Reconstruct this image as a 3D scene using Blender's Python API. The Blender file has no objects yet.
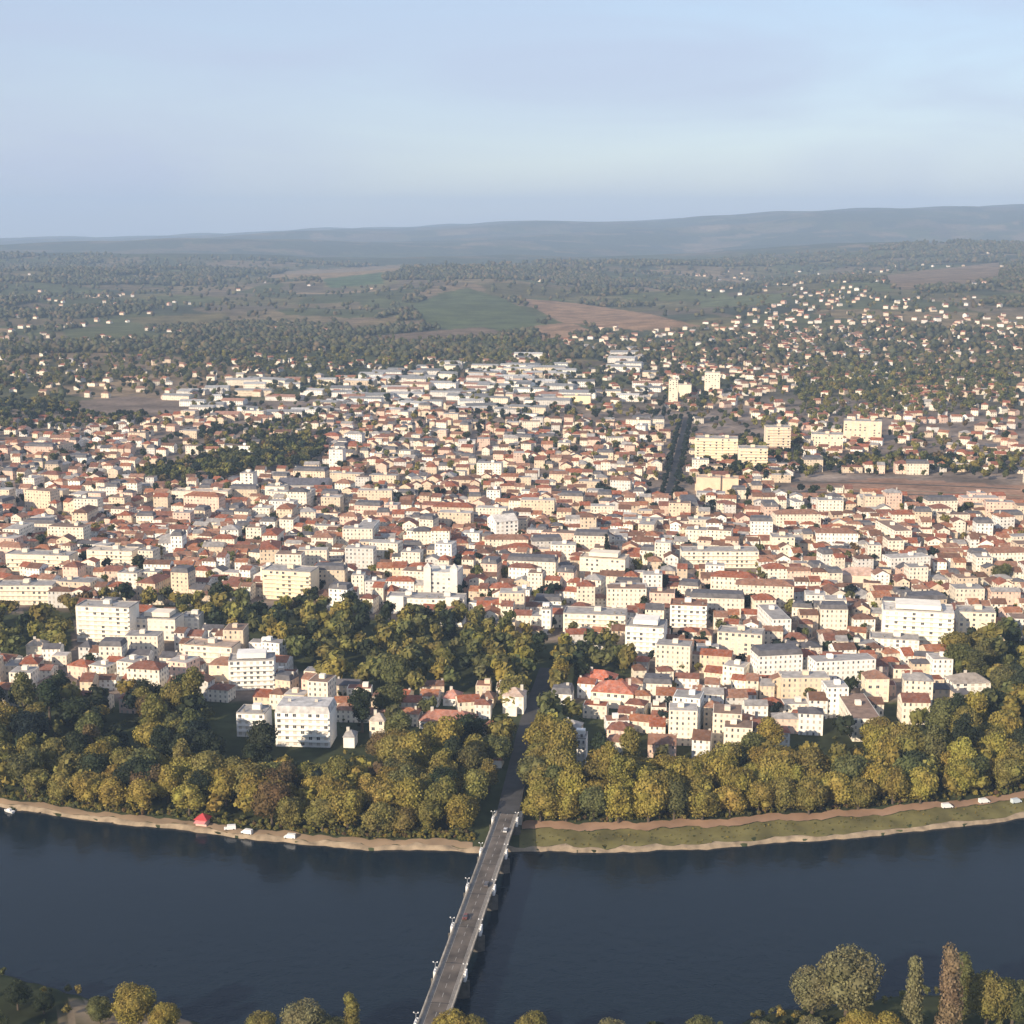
import bpy, bmesh, math, random
import numpy as np
from mathutils import Vector, Matrix

random.seed(7)
rng = np.random.default_rng(11)
R_ = math.radians
scene = bpy.context.scene
col = scene.collection

# ------------------------------------------------------------------ camera numbers
F, H, HZ = 1500.0, 270.0, 222.0            # focal length in pixels, height over the water, row of the level line
PITCH = math.atan((512 - HZ) / F)
CP, SP = math.cos(PITCH), math.sin(PITCH)
G = 6.0                                     # ground level of the town
HEAD = R_(8.5)                              # heading of the street grid
U = np.array([math.sin(HEAD), math.cos(HEAD)])      # away from the river
V = np.array([math.cos(HEAD), -math.sin(HEAD)])     # along the river
SUN_AZ, SUN_EL = R_(-140.0), R_(23.0)       # direction towards the sun, clockwise from +Y


def ss(a, b, x):
    t = np.clip((np.asarray(x, float) - a) / (b - a), 0, 1)
    return t * t * (3 - 2 * t)


_ns = np.random.default_rng(5)
_W = [(_ns.uniform(0, 2 * math.pi), _ns.uniform(.75, 1.35), _ns.uniform(0, 2 * math.pi)) for _ in range(24)]


def wav(x, y, L, k0, n=6):
    s = 0
    for a, f, p in _W[k0:k0 + n]:
        s = s + np.sin((x * math.cos(a) + y * math.sin(a)) * f * 2 * math.pi / L + p)
    return s / math.sqrt(n / 2) / 1.6


# ------------------------------------------------------------------ shorelines (angle from +Y in degrees -> distance)
def ground_pt(px, py, z):
    x, y = (px - 512) / F, -(py - 512) / F
    dx, dy, dz = x, CP + y * SP, -SP + y * CP
    t = (z - H) / dz
    return dx * t, dy * t


def shore(pts, ext):
    w = [ground_pt(px, py, 0) for px, py in pts] + ext
    a = sorted((math.degrees(math.atan2(x, y)), math.hypot(x, y)) for x, y in w)
    xs = np.linspace(-80, 80, 3201)
    r = np.interp(xs, [p[0] for p in a], [p[1] for p in a])
    k = np.exp(-np.linspace(-2, 2, 41) ** 2); k /= k.sum()
    r = np.convolve(np.pad(r, 20, mode='edge'), k, 'valid')
    r = r + .9 * np.sin(xs * 1.3) + .7 * np.sin(xs * 3.7 + 1) * np.sin(xs * .9) + .4 * np.sin(xs * 8.3 + 2)
    return lambda th: np.interp(th, xs, r)


FAR = shore([(0, 808), (60, 818), (150, 828), (220, 836), (300, 846), (380, 851), (480, 853), (560, 853), (640, 853),
             (700, 850), (800, 843), (900, 835), (1024, 820)], [(-420, 760), (-800, 1010), (-1600, 1500), (420, 745), (800, 1000), (1600, 1500)])
NEAR = shore([(0, 972), (60, 992), (130, 1008), (200, 1024), (300, 1034), (500, 1038), (700, 1032), (780, 1012), (870, 1000), (1024, 990)],
             [(-330, 560), (-700, 760), (-1500, 1150), (330, 545), (700, 740), (1500, 1150)])
RIDGE_X = [-60, -19, -13, -8, -3, 1, 4, 8, 11, 14, 19, 60]
RIDGE_Y = [244, 243, 239, 234, 228, 224, 220, 217, 213, 211, 208, 210]


def height(x, y):
    x, y = np.asarray(x, float), np.asarray(y, float)
    d = np.hypot(x, y); th = np.degrees(np.arctan2(x, y))
    dd = d - FAR(th)
    bank = np.interp(dd, [0, 2, 5, 14, 30, 60], [-1.2, .9, 1.6, 2.6, 4.6, G])
    roll = ss(2700, 5200, d) * (26 + 24 * wav(x, y, 2600, 0) + 9 * wav(x, y, 900, 6))
    roll = roll + ss(2700, 4600, d) * ss(3, 14, th) * 42 * (1 - .4 * ss(5200, 7500, d))
    roll = roll + 24 * np.exp(-((d - 5300) / 900) ** 2) * np.exp(-((th + 1.0) / 3.6) ** 2)
    roll = roll + 95 * np.exp(-((d - 9500) / 1800) ** 2) * ss(5, 16, th) + 40 * np.exp(-((d - 8600) / 1300) ** 2) * ss(-2, -15, th)
    roll = roll * np.where(d > 9000, 1 - .75 * ss(15500, 17500, d), 1)
    zr = H + (HZ - np.interp(th, RIDGE_X, RIDGE_Y)) * 18000 / F
    zr = zr + 22 * wav(x, y * .1, 3400, 12) + 13 * wav(x, y * .1, 1100, 3)
    roll = roll + 85 * np.exp(-((d - 12600) / 900) ** 2) * (.55 + .6 * wav(x, y * .2, 2900, 9)) + 120 * np.exp(-((d - 15000) / 900) ** 2) * ss(-2, 18, th) * .6 * (.6 + .5 * wav(x, y * .2, 3700, 15))
    far = ss(11500, 18000, d) * (zr - G)
    land = bank + np.where(d > 2600, roll + far, 0)
    dn = NEAR(th) - d
    nb = np.interp(dn, [0, 2, 6, 20, 60], [-1.2, .8, 2.2, 4.2, 5.5])
    return np.where(d < (NEAR(th) + FAR(th)) / 2, nb, land)


_T = np.concatenate([np.geomspace(380, 3000, 500), np.geomspace(3004, 24000, 900)])


def at(px, py):
    """the ground point seen at a pixel of the photograph (x, y, z)"""
    x, y = (px - 512) / F, -(py - 512) / F
    dx, dy, dz = x, CP + y * SP, -SP + y * CP
    X, Y, Z = dx * _T, dy * _T, H + dz * _T
    g = Z - height(X, Y)
    i = int(np.argmax(g < 0))
    if i == 0: i = len(_T) - 1
    k = g[i - 1] / (g[i - 1] - g[i] + 1e-9)
    t = _T[i - 1] + k * (_T[i] - _T[i - 1])
    X, Y = dx * t, dy * t
    return float(X), float(Y), float(height(X, Y))


def pix(x, y, z):
    x, y, z = np.asarray(x, float), np.asarray(y, float), np.asarray(z, float)
    zc = y * CP - (z - H) * SP
    yc = y * SP + (z - H) * CP
    return 512 + F * x / zc, 512 - F * yc / zc


def inside(poly, px, py):
    px, py = np.asarray(px, float), np.asarray(py, float)
    r = np.zeros(np.shape(px), bool)
    n = len(poly)
    for i in range(n):
        (x1, y1), (x2, y2) = poly[i], poly[(i + 1) % n]
        if y1 == y2: continue
        c = ((y1 > py) != (y2 > py)) & (px < (x2 - x1) * (py - y1) / (y2 - y1) + x1)
        r ^= c
    return r


# ------------------------------------------------------------------ materials
def mat(name):
    m = bpy.data.materials.new(name); m.use_nodes = True
    nt = m.node_tree
    return m, nt, nt.nodes['Principled BSDF'], nt.nodes, nt.links


def N(ns, t, **kw):
    n = ns.new(t)
    for k, v in kw.items(): setattr(n, k, v)
    return n


def math_n(ns, ln, op, a, b=None, c=None):
    n = ns.new('ShaderNodeMath'); n.operation = op
    for i, v in enumerate((a, b, c)):
        if v is None: continue
        if isinstance(v, (int, float)): n.inputs[i].default_value = v
        else: ln.new(v, n.inputs[i])
    return n.outputs[0]


def mixc(ns, ln, f, a, b, blend='MIX'):
    n = ns.new('ShaderNodeMix'); n.data_type = 'RGBA'; n.blend_type = blend
    for s, v in ((0, f), (6, a), (7, b)):
        if isinstance(v, (int, float)): n.inputs[s].default_value = v
        elif isinstance(v, tuple): n.inputs[s].default_value = (*v, 1)
        else: ln.new(v, n.inputs[s])
    return n.outputs[2]


def source(ns, ln, src):
    if src == 'obj': return N(ns, 'ShaderNodeObjectInfo').outputs['Color']
    if src == 'attr': return N(ns, 'ShaderNodeAttribute', attribute_name='Col').outputs['Color']
    n = ns.new('ShaderNodeRGB'); n.outputs[0].default_value = (*src, 1); return n.outputs[0]


def noise(ns, ln, scale, detail=3, coord='Object'):
    n = ns.new('ShaderNodeTexNoise'); n.inputs['Scale'].default_value = scale; n.inputs['Detail'].default_value = detail
    tc = ns.new('ShaderNodeTexCoord'); ln.new(tc.outputs[coord], n.inputs['Vector'])
    return n.outputs['Fac']


def ramp(ns, ln, fac, lo, hi):
    n = ns.new('ShaderNodeMapRange'); ln.new(fac, n.inputs[0])
    n.inputs[1].default_value = .3; n.inputs[2].default_value = .7
    n.inputs[3].default_value = lo; n.inputs[4].default_value = hi
    return n.outputs[0]


def plain(name, src, rough=.8, var=.15, scale=.6, spec=.3):
    m, nt, b, ns, ln = mat(name)
    c = source(ns, ln, src)
    v = ramp(ns, ln, noise(ns, ln, scale), 1 - var, 1 + var)
    hs = ns.new('ShaderNodeHueSaturation'); ln.new(c, hs.inputs['Color']); ln.new(v, hs.inputs['Value'])
    ln.new(hs.outputs[0], b.inputs['Base Color'])
    b.inputs['Roughness'].default_value = rough
    b.inputs['Specular IOR Level'].default_value = spec
    return m


def wall_mat(name, src):
    """render with weather stains; openings every few metres through the wall's own UV in metres"""
    m, nt, b, ns, ln = mat(name)
    c = source(ns, ln, src)
    v = ramp(ns, ln, noise(ns, ln, .25), .86, 1.1)
    hs = ns.new('ShaderNodeHueSaturation'); ln.new(c, hs.inputs['Color']); ln.new(v, hs.inputs['Value'])
    uv = ns.new('ShaderNodeUVMap'); uv.uv_map = 'UVMap'
    sp = ns.new('ShaderNodeSeparateXYZ'); ln.new(uv.outputs[0], sp.inputs[0])
    fu = math_n(ns, ln, 'FRACT', math_n(ns, ln, 'DIVIDE', sp.outputs[0], 3.1))
    fv = math_n(ns, ln, 'FRACT', math_n(ns, ln, 'DIVIDE', sp.outputs[1], 3.0))
    wu = math_n(ns, ln, 'MULTIPLY', math_n(ns, ln, 'GREATER_THAN', fu, .33), math_n(ns, ln, 'LESS_THAN', fu, .67))
    wv = math_n(ns, ln, 'MULTIPLY', math_n(ns, ln, 'GREATER_THAN', fv, .32), math_n(ns, ln, 'LESS_THAN', fv, .82))
    w = math_n(ns, ln, 'MULTIPLY', wu, wv)
    # some openings are shuttered: one random value per cell
    wn = ns.new('ShaderNodeTexWhiteNoise'); wn.noise_dimensions = '2D'
    cb = ns.new('ShaderNodeCombineXYZ')
    ln.new(math_n(ns, ln, 'FLOOR', math_n(ns, ln, 'DIVIDE', sp.outputs[0], 3.1)), cb.inputs[0])
    ln.new(math_n(ns, ln, 'FLOOR', math_n(ns, ln, 'DIVIDE', sp.outputs[1], 3.0)), cb.inputs[1])
    ln.new(cb.outputs[0], wn.inputs['Vector'])
    g = mixc(ns, ln, math_n(ns, ln, 'GREATER_THAN', wn.outputs[0], .45), (.07, .075, .085), (.42, .38, .32))
    ln.new(mixc(ns, ln, w, hs.outputs[0], g), b.inputs['Base Color'])
    b.inputs['Roughness'].default_value = .85
    b.inputs['Specular IOR Level'].default_value = .25
    return m


def roof_mat(name, src):
    m, nt, b, ns, ln = mat(name)
    c = source(ns, ln, src)
    v = ramp(ns, ln, noise(ns, ln, .35, 5), .68, 1.3)
    hs = ns.new('ShaderNodeHueSaturation'); ln.new(c, hs.inputs['Color']); ln.new(v, hs.inputs['Value'])
    sat = ramp(ns, ln, noise(ns, ln, .8, 2), .75, 1.15); ln.new(sat, hs.inputs['Saturation'])
    ln.new(hs.outputs[0], b.inputs['Base Color'])
    tc = ns.new('ShaderNodeTexCoord')
    wv = ns.new('ShaderNodeTexWave'); wv.inputs['Scale'].default_value = 1.1; ln.new(tc.outputs['Object'], wv.inputs['Vector'])
    bp = ns.new('ShaderNodeBump'); bp.inputs['Strength'].default_value = .35; bp.inputs['Distance'].default_value = .1
    ln.new(wv.outputs['Fac'], bp.inputs['Height']); ln.new(bp.outputs[0], b.inputs['Normal'])
    b.inputs['Roughness'].default_value = .8
    b.inputs['Specular IOR Level'].default_value = .3
    return m


def leaf_mat(name, src, var=.45):
    m, nt, b, ns, ln = mat(name)
    c = source(ns, ln, src)
    ge = ns.new('ShaderNodeNewGeometry')
    mr = ns.new('ShaderNodeMapRange'); ln.new(ge.outputs['Random Per Island'], mr.inputs[0])
    mr.inputs[3].default_value = 1 - var; mr.inputs[4].default_value = 1 + var
    hs = ns.new('ShaderNodeHueSaturation'); ln.new(c, hs.inputs['Color']); ln.new(mr.outputs[0], hs.inputs['Value'])
    hv = ramp(ns, ln, noise(ns, ln, .12, 2), .485, .515); ln.new(hv, hs.inputs['Hue'])
    ln.new(hs.outputs[0], b.inputs['Base Color'])
    b.inputs['Roughness'].default_value = .7
    b.inputs['Specular IOR Level'].default_value = .15
    tr = ns.new('ShaderNodeBsdfTranslucent'); ln.new(hs.outputs[0], tr.inputs['Color'])
    mx = ns.new('ShaderNodeMixShader'); mx.inputs[0].default_value = .22
    ln.new(b.outputs[0], mx.inputs[1]); ln.new(tr.outputs[0], mx.inputs[2])
    ln.new(mx.outputs[0], ns['Material Output'].inputs['Surface'])
    return m


M = {}
M['wall'] = wall_mat('house_wall', 'obj'); M['wall_a'] = wall_mat('house_wall_mass', 'attr')
M['facade'] = plain('plain_render', 'obj', .85, .10, .2)
M['roof'] = roof_mat('roof_tiles', 'obj'); M['roof_a'] = roof_mat('roof_tiles_mass', 'attr')
M['flat'] = plain('flat_roof', 'obj', .9, .25, .3)
M['leaf'] = leaf_mat('leaves', 'obj'); M['leaf_a'] = leaf_mat('leaves_mass', 'attr')
M['wood_a'] = leaf_mat('far_leaves', 'attr', .35)
M['bark'] = plain('bark', (.09, .07, .05), .9)
M['white'] = plain('white_paint', (.78, .77, .74), .5, .06)
M['stone'] = plain('pale_stone', (.52, .48, .41), .85, .18)
M['weathered'] = plain('weathered_concrete', (.36, .32, .26), .9, .4, .35)
M['dark_stone'] = plain('shadow_dark_stone', (.10, .09, .075), .9, .3)  # shadow under the bridge put into the pier colour; tracks share the tone
M['grey'] = plain('grey_concrete', (.20, .185, .165), .85, .2)
M['metal'] = plain('grey_metal', (.30, .31, .32), .5, .05)
M['glass'] = plain('window_glass', (.05, .055, .065), .12, .1, 1, .6)
M['shutter'] = plain('shutter_paint', (.58, .53, .45), .6)
M['tyre'] = plain('tyre_rubber', (.02, .02, .02), .8)
M['paint'] = plain('coloured_paint', 'obj', .35, .04, 1, .5)
M['asphalt'] = plain('asphalt', (.055, .053, .052), .9, .25, .15)
M['deck'] = plain('bridge_asphalt', (.11, .092, .075), .9, .45, .12)
def deck_mat():                                    # worn asphalt with a dashed centre line and tyre tracks
    m = M['deck']; nt = m.node_tree; ns, ln = nt.nodes, nt.links; b = ns['Principled BSDF']
    src = b.inputs['Base Color'].links[0].from_socket
    tc = ns.new('ShaderNodeTexCoord'); sp = ns.new('ShaderNodeSeparateXYZ'); ln.new(tc.outputs['Object'], sp.inputs[0])
    ax = math_n(ns, ln, 'ABSOLUTE', sp.outputs[0])
    line = math_n(ns, ln, 'MULTIPLY', math_n(ns, ln, 'LESS_THAN', ax, .09), math_n(ns, ln, 'LESS_THAN', math_n(ns, ln, 'FRACT', math_n(ns, ln, 'DIVIDE', sp.outputs[1], 6.5)), .46))
    edge = math_n(ns, ln, 'LESS_THAN', math_n(ns, ln, 'ABSOLUTE', math_n(ns, ln, 'SUBTRACT', ax, 3.05)), .07)
    wn = noise(ns, ln, .5, 4)
    f = math_n(ns, ln, 'MULTIPLY', math_n(ns, ln, 'MAXIMUM', line, edge), math_n(ns, ln, 'MULTIPLY', wn, 1.1))
    jt = math_n(ns, ln, 'LESS_THAN', math_n(ns, ln, 'FRACT', math_n(ns, ln, 'DIVIDE', sp.outputs[1], 28.4)), .012)
    c = mixc(ns, ln, f, src, (.5, .49, .45)); c = mixc(ns, ln, jt, c, (.03, .03, .03))
    ln.new(c, b.inputs['Base Color'])


deck_mat()
M['line'] = plain('road_paint', (.6, .6, .58), .8, .2)
M['path'] = plain('sandy_path', (.26, .185, .115), .95, .25, .08)
M['redpath'] = plain('reddish_path', (.30, .19, .12), .95, .25, .08)
M['bank'] = plain('bank_stone', (.27, .21, .14), .95, .35, .25)
M['grass'] = plain('bank_grass', (.13, .115, .04), .95, .35, .1)


def land_mat():
    m, nt, b, ns, ln = mat('land')
    c = source(ns, ln, 'attr')
    v1 = ramp(ns, ln, noise(ns, ln, .02, 8), .6, 1.4)
    v2 = ramp(ns, ln, noise(ns, ln, .15, 4), .75, 1.25)
    hs = ns.new('ShaderNodeHueSaturation'); ln.new(c, hs.inputs['Color']); ln.new(math_n(ns, ln, 'MULTIPLY', v1, v2), hs.inputs['Value'])
    ln.new(hs.outputs[0], b.inputs['Base Color'])
    b.inputs['Roughness'].default_value = 1.0; b.inputs['Specular IOR Level'].default_value = .1
    return m


M['land'] = land_mat()


def water_mat():
    m, nt, b, ns, ln = mat('river_water')
    b.inputs['Base Color'].default_value = (.0065, .0135, .0205, 1)
    b.inputs['Roughness'].default_value = .09
    b.inputs['IOR'].default_value = 1.33
    b.inputs['Specular IOR Level'].default_value = .22
    tc = ns.new('ShaderNodeTexCoord')
    prev = None
    for sc, st, dist in ((.9, .22, .25), (.16, .22, .8)):
        n = ns.new('ShaderNodeTexNoise'); n.inputs['Scale'].default_value = sc; n.inputs['Detail'].default_value = 4
        ln.new(tc.outputs['Object'], n.inputs['Vector'])
        bp = ns.new('ShaderNodeBump'); bp.inputs['Strength'].default_value = st; bp.inputs['Distance'].default_value = dist
        ln.new(n.outputs['Fac'], bp.inputs['Height'])
        if prev: ln.new(prev, bp.inputs['Normal'])
        prev = bp.outputs[0]
    ln.new(prev, b.inputs['Normal'])
    # slow patches of wind-roughened water
    v = ramp(ns, ln, noise(ns, ln, .012, 3), .05, .2); ln.new(v, b.inputs['Roughness'])
    return m


M['water'] = water_mat()

# ------------------------------------------------------------------ mesh helpers


class MB:
    """collects faces (with UV in metres and a colour) and links them as ONE mesh object"""
    def __init__(s): s.v, s.f, s.m, s.uv, s.c = [], [], [], [], []

    def face(s, pts, mi=0, uv=None, c=None):
        b = len(s.v); s.v += [tuple(p) for p in pts]
        s.f.append(tuple(range(b, b + len(pts)))); s.m.append(mi)
        s.uv += uv if uv else [(.5, .1)] * len(pts)
        if c is not None: s.c += [c] * len(pts)

    def wall(s, p, q, z0, z1, mi=0, c=None, top=None):
        """upright face from p to q, its UV in metres"""
        L = math.hypot(q[0] - p[0], q[1] - p[1]); n = max(1, round(L / 3.1)) * 3.1
        nz = max(1, round((z1 - z0) / 3.0)) * 3.0
        pts = [(*p, z0), (*q, z0), (*q, z1), (*p, z1)]; uv = [(0, 0), (n, 0), (n, nz), (0, nz)]
        s.face(pts, mi, uv, c)

    def box(s, x0, x1, y0, y1, z0, z1, mi=0, c=None, walls=False, bottom=False):
        cs = [(x0, y0), (x1, y0), (x1, y1), (x0, y1)]
        for i in range(4):
            p, q = cs[i], cs[(i + 1) % 4]
            if walls: s.wall(p, q, z0, z1, mi, c)
            else: s.face([(*p, z0), (*q, z0), (*q, z1), (*p, z1)], mi, None, c)
        s.face([(*p, z1) for p in cs], mi, None, c)
        if bottom: s.face([(*p, z0) for p in reversed(cs)], mi, None, c)

    def build(s, name, mats, parent=None, color=None):
        me = bpy.data.meshes.new(name)
        me.from_pydata(s.v, [], s.f)
        for m in (mats if isinstance(mats, (list, tuple)) else [mats]): me.materials.append(m)
        if any(s.m): me.polygons.foreach_set('material_index', s.m)
        uvl = me.uv_layers.new(name='UVMap'); uvl.data.foreach_set('uv', [x for p in s.uv for x in p])
        if s.c:
            a = me.color_attributes.new('Col', 'FLOAT_COLOR', 'POINT')
            a.data.foreach_set('color', [x for p in s.c for x in (*p, 1)])
        me.update()
        return link(name, me, parent, color)


def link(name, me, parent=None, color=None):
    o = bpy.data.objects.new(name, me); col.objects.link(o)
    if parent: o.parent = parent
    if color is not None: o.color = (*color, 1)
    return o


def np_mesh(name, Vs, Fs, mats, cols=None, smooth=False):
    """Fs: (n,3) or (n,4) index array"""
    me = bpy.data.meshes.new(name)
    n, k = Fs.shape
    me.vertices.add(len(Vs)); me.vertices.foreach_set('co', np.ascontiguousarray(Vs, dtype=np.float32).ravel())
    me.loops.add(n * k); me.loops.foreach_set('vertex_index', Fs.astype(np.int32).ravel())
    me.polygons.add(n); me.polygons.foreach_set('loop_start', np.arange(0, n * k, k, dtype=np.int32))
    if smooth: me.polygons.foreach_set('use_smooth', np.ones(n, bool))
    for m in (mats if isinstance(mats, (list, tuple)) else [mats]): me.materials.append(m)
    me.update(calc_edges=True)
    if cols is not None:
        a = me.color_attributes.new('Col', 'FLOAT_COLOR', 'POINT')
        c4 = np.ones((len(Vs), 4), np.float32); c4[:, :3] = cols
        a.data.foreach_set('color', c4.ravel())
    return me


def tag(o, label, cat, group=None):
    o['label'] = label; o['category'] = cat
    if group: o['group'] = group


def empty(name, loc, rz=0.0, label=None, cat=None, group=None):
    o = bpy.data.objects.new(name, None); col.objects.link(o)
    o.location = loc; o.rotation_euler = (0, 0, rz); o.empty_display_size = 1
    if label: tag(o, label, cat, group)
    return o


def copy_tree(o, parent=None):
    c = o.copy(); col.objects.link(c)
    if parent: c.parent = parent
    for ch in list(o.children): copy_tree(ch, c)
    return c


def structure(o): o['kind'] = 'structure'; return o


# ------------------------------------------------------------------ land
FIELD = [((.075, .080, .032), 4), ((.115, .10, .045), 3), ((.15, .115, .062), 3), ((.20, .145, .085), 2.4), ((.12, .095, .06), 3),
         ((.05, .055, .030), 2.5), ((.07, .075, .03), 2)]
FC = np.array([c for c, _ in FIELD]); FP = np.array([w for _, w in FIELD], float); FP /= FP.sum()
_cells = np.random.default_rng(3)
_jx = _cells.uniform(.1, .9, (256, 256)); _jy = _cells.uniform(.1, .9, (256, 256)); _jc = _cells.choice(len(FIELD), (256, 256), p=FP)
_jk = _cells.uniform(.8, 1.2, (256, 256))


def fields(x, y):
    a = .35
    gx = (x * math.cos(a) + y * math.sin(a)) / 230 + .25 * wav(x, y, 900, 0); gy = (-x * math.sin(a) + y * math.cos(a)) / 330
    ix, iy = np.floor(gx).astype(int), np.floor(gy).astype(int)
    best = np.full(x.shape, 9e9); ci = np.zeros(x.shape, int); ck = np.ones(x.shape)
    for ox in (-1, 0, 1):
        for oy in (-1, 0, 1):
            jx, jy = (ix + ox) % 256, (iy + oy) % 256
            d = np.abs(gx - ix - ox - _jx[jx, jy]) + np.abs(gy - iy - oy - _jy[jx, jy])
            m = d < best
            best = np.where(m, d, best); ci = np.where(m, _jc[jx, jy], ci); ck = np.where(m, _jk[jx, jy], ck)
    return FC[ci] * ck[..., None]


def woods(x, y):
    """how wooded the country is (over 0 = wood)"""
    d = np.hypot(x, y)
    return wav(x, y * .8, 1500, 6) + .6 * wav(x, y, 520, 12) - .55 + .35 * ss(5500, 9000, d)


# open ground and fields of their own colour, as outlines on the ground seen in the photograph
PATCH = [
    ([(412, 306), (440, 293), (468, 288), (505, 299), (540, 318), (532, 331), (480, 334), (425, 326)], (.075, .088, .034)),
    ([(516, 298), (575, 303), (650, 314), (700, 326), (640, 331), (560, 322)], (.24, .15, .085)),
    ([(528, 327), (570, 322), (596, 333), (545, 342)], (.24, .15, .085)),
    ([(262, 277), (300, 270), (400, 265), (404, 273), (330, 281)], (.21, .15, .085)),
    ([(322, 279), (385, 272), (382, 284), (330, 288)], (.07, .10, .045)),
    ([(70, 402), (130, 396), (200, 402), (170, 416), (80, 418)], (.17, .13, .10)),
    ([(350, 325), (400, 315), (395, 327), (350, 332)], (.16, .12, .06)),
    ([(345, 338), (480, 327), (520, 335), (400, 346)], (.14, .10, .065)),
    ([(790, 486), (880, 478), (1024, 486), (1024, 508), (940, 500), (850, 496)], (.27, .165, .11)),
    ([(130, 318), (230, 312), (215, 326), (130, 330)], (.12, .10, .045)),
    ([(60, 330), (140, 322), (150, 335), (70, 340)], (.085, .09, .035)),
    ([(700, 300), (790, 292), (780, 304), (700, 308)], (.10, .11, .045)),
    ([(880, 276), (1000, 262), (1000, 280), (900, 290)], (.17, .12, .075)),
]
LAWN = (.042, .050, .022)
TOWN = (.19, .15, .12)


def land_colour(x, y):
    z = height(x, y); px, py = pix(x, y, z)
    d = np.hypot(x, y)
    c = fields(x, y)
    w = woods(x, y) > 0
    c[w] = np.array((.060, .064, .032))
    t = 1 - ss(2150, 2500, d + 120 * wav(x, y, 400, 0))
    town = np.array(TOWN) * (1 + .25 * wav(x, y, 90, 6))[..., None]
    c = c * (1 - t[..., None]) + town * t[..., None]
    lawn = (d < 1500) & ((py > 700) | inside(PARK, px, py) | inside(WOOD_R, px, py) | inside(PATCH_T, px, py)) & (d < 1300)
    c[lawn] = LAWN
    for poly, cc in PATCH: c[inside(poly, px, py)] = cc
    far = ss(6500, 10000, d)[..., None]  # horizon haze put into the land colour: far tones drawn together and darker
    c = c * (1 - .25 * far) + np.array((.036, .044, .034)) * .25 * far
    return c, z


# outlines (pixels of the photograph, on the ground) of the wooded places
PARK = [(0, 622), (60, 610), (150, 604), (240, 604), (350, 614), (400, 622), (480, 628), (540, 640), (600, 646), (632, 662), (634, 690),
        (560, 692), (470, 694), (420, 706), (350, 700), (320, 682), (262, 652), (215, 634), (175, 622), (140, 612), (75, 618), (70, 655), (20, 662), (0, 668)]
WOOD_L = [(0, 690), (50, 712), (120, 712), (190, 706), (200, 742), (240, 762), (330, 768), (345, 780), (345, 812), (0, 790)]
WOOD_C = [(330, 690), (380, 704), (400, 730), (405, 760), (435, 768), (500, 752), (500, 815), (340, 820), (345, 765)]
WOOD_CR = [(540, 715), (575, 708), (590, 735), (576, 748), (578, 782), (600, 772), (640, 770), (690, 762), (730, 765), (800, 745), (870, 735), (930, 720), (1000, 700), (1024, 690),
           (1024, 790), (880, 806), (640, 822), (545, 815)]
WOOD_R = [(950, 668), (985, 640), (1024, 645), (1024, 720), (990, 722), (955, 700)]
def widen(poly): return [(-230 if x == 0 else 1254 if x == 1024 else x, y) for x, y in poly]


PARK, WOOD_L, WOOD_CR, WOOD_R = map(widen, (PARK, WOOD_L, WOOD_CR, WOOD_R))
PATCH_T = [(135, 474), (200, 462), (255, 452), (300, 440), (325, 446), (322, 464), (240, 480), (150, 486)]
DARK_GAPS = [[(672, 760), (722, 758), (722, 778), (700, 790), (680, 785)], [(784, 740), (826, 738), (836, 782), (815, 792), (795, 775)], [(845, 750), (872, 745), (875, 778), (852, 780)],
             [(898, 738), (936, 733), (944, 760), (930, 772), (905, 752)], [(975, 735), (1002, 730), (1005, 748), (980, 752)],
             [(42, 748), (62, 745), (80, 800), (55, 800)], [(95, 738), (135, 728), (140, 745), (105, 760)], [(215, 742), (245, 745), (240, 790), (215, 790)],
             [(300, 758), (345, 765), (340, 790), (300, 785)], [(325, 690), (372, 690), (372, 735), (330, 735)], [(485, 740), (525, 740), (515, 800), (480, 800)]]


def build_land():
    th = np.concatenate([np.linspace(-78, -24, 46), np.linspace(-23.6, 23.6, 420), np.linspace(24, 78, 46)])
    off = np.concatenate([[0, 2, 5, 9, 14, 22, 30, 45, 60], np.arange(70, 2200, 12), np.arange(2210, 7600, 30), np.geomspace(7650, 23500, 110)])
    T, O = np.meshgrid(np.radians(th), off)
    r = FAR(np.degrees(T)); r = r + O * np.minimum(1, (23800 - r) / 23500)
    X, Y = r * np.sin(T), r * np.cos(T)
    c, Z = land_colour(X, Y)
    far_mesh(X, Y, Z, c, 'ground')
    off = np.array([0, 2, 4, 7, 12, 20, 35, 60, 110, 180, 260, 340, 420])
    T, O = np.meshgrid(np.radians(th[::-1]), off)
    r = np.maximum(NEAR(np.degrees(T)) - O, 30)
    X, Y = r * np.sin(T), r * np.cos(T); Z = height(X, Y)
    c = np.zeros(X.shape + (3,)); c[:] = (.045, .052, .022)
    px, py = pix(X, Y, Z)
    c[inside([(55, 1030), (70, 1002), (130, 996), (180, 1012), (210, 1040)], px, py)] = (.26, .20, .13)
    far_mesh(X, Y, Z, c, 'near_bank')


def far_mesh(X, Y, Z, c, name):
    h, w = X.shape
    idx = np.arange(h * w).reshape(h, w)
    Fs = np.stack([idx[:-1, :-1], idx[:-1, 1:], idx[1:, 1:], idx[1:, :-1]], -1).reshape(-1, 4)
    me = np_mesh(name, np.stack([X, Y, Z], -1).reshape(-1, 3), Fs[:, ::-1], M['land'], c.reshape(-1, 3), True)
    structure(link(name, me))


build_land()

# the river, one sheet under both banks
b = MB(); b.face([(-2600, 150, 0), (2600, 150, 0), (2600, 2400, 0), (-2600, 2400, 0)])
structure(b.build('river_water', M['water']))


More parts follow.
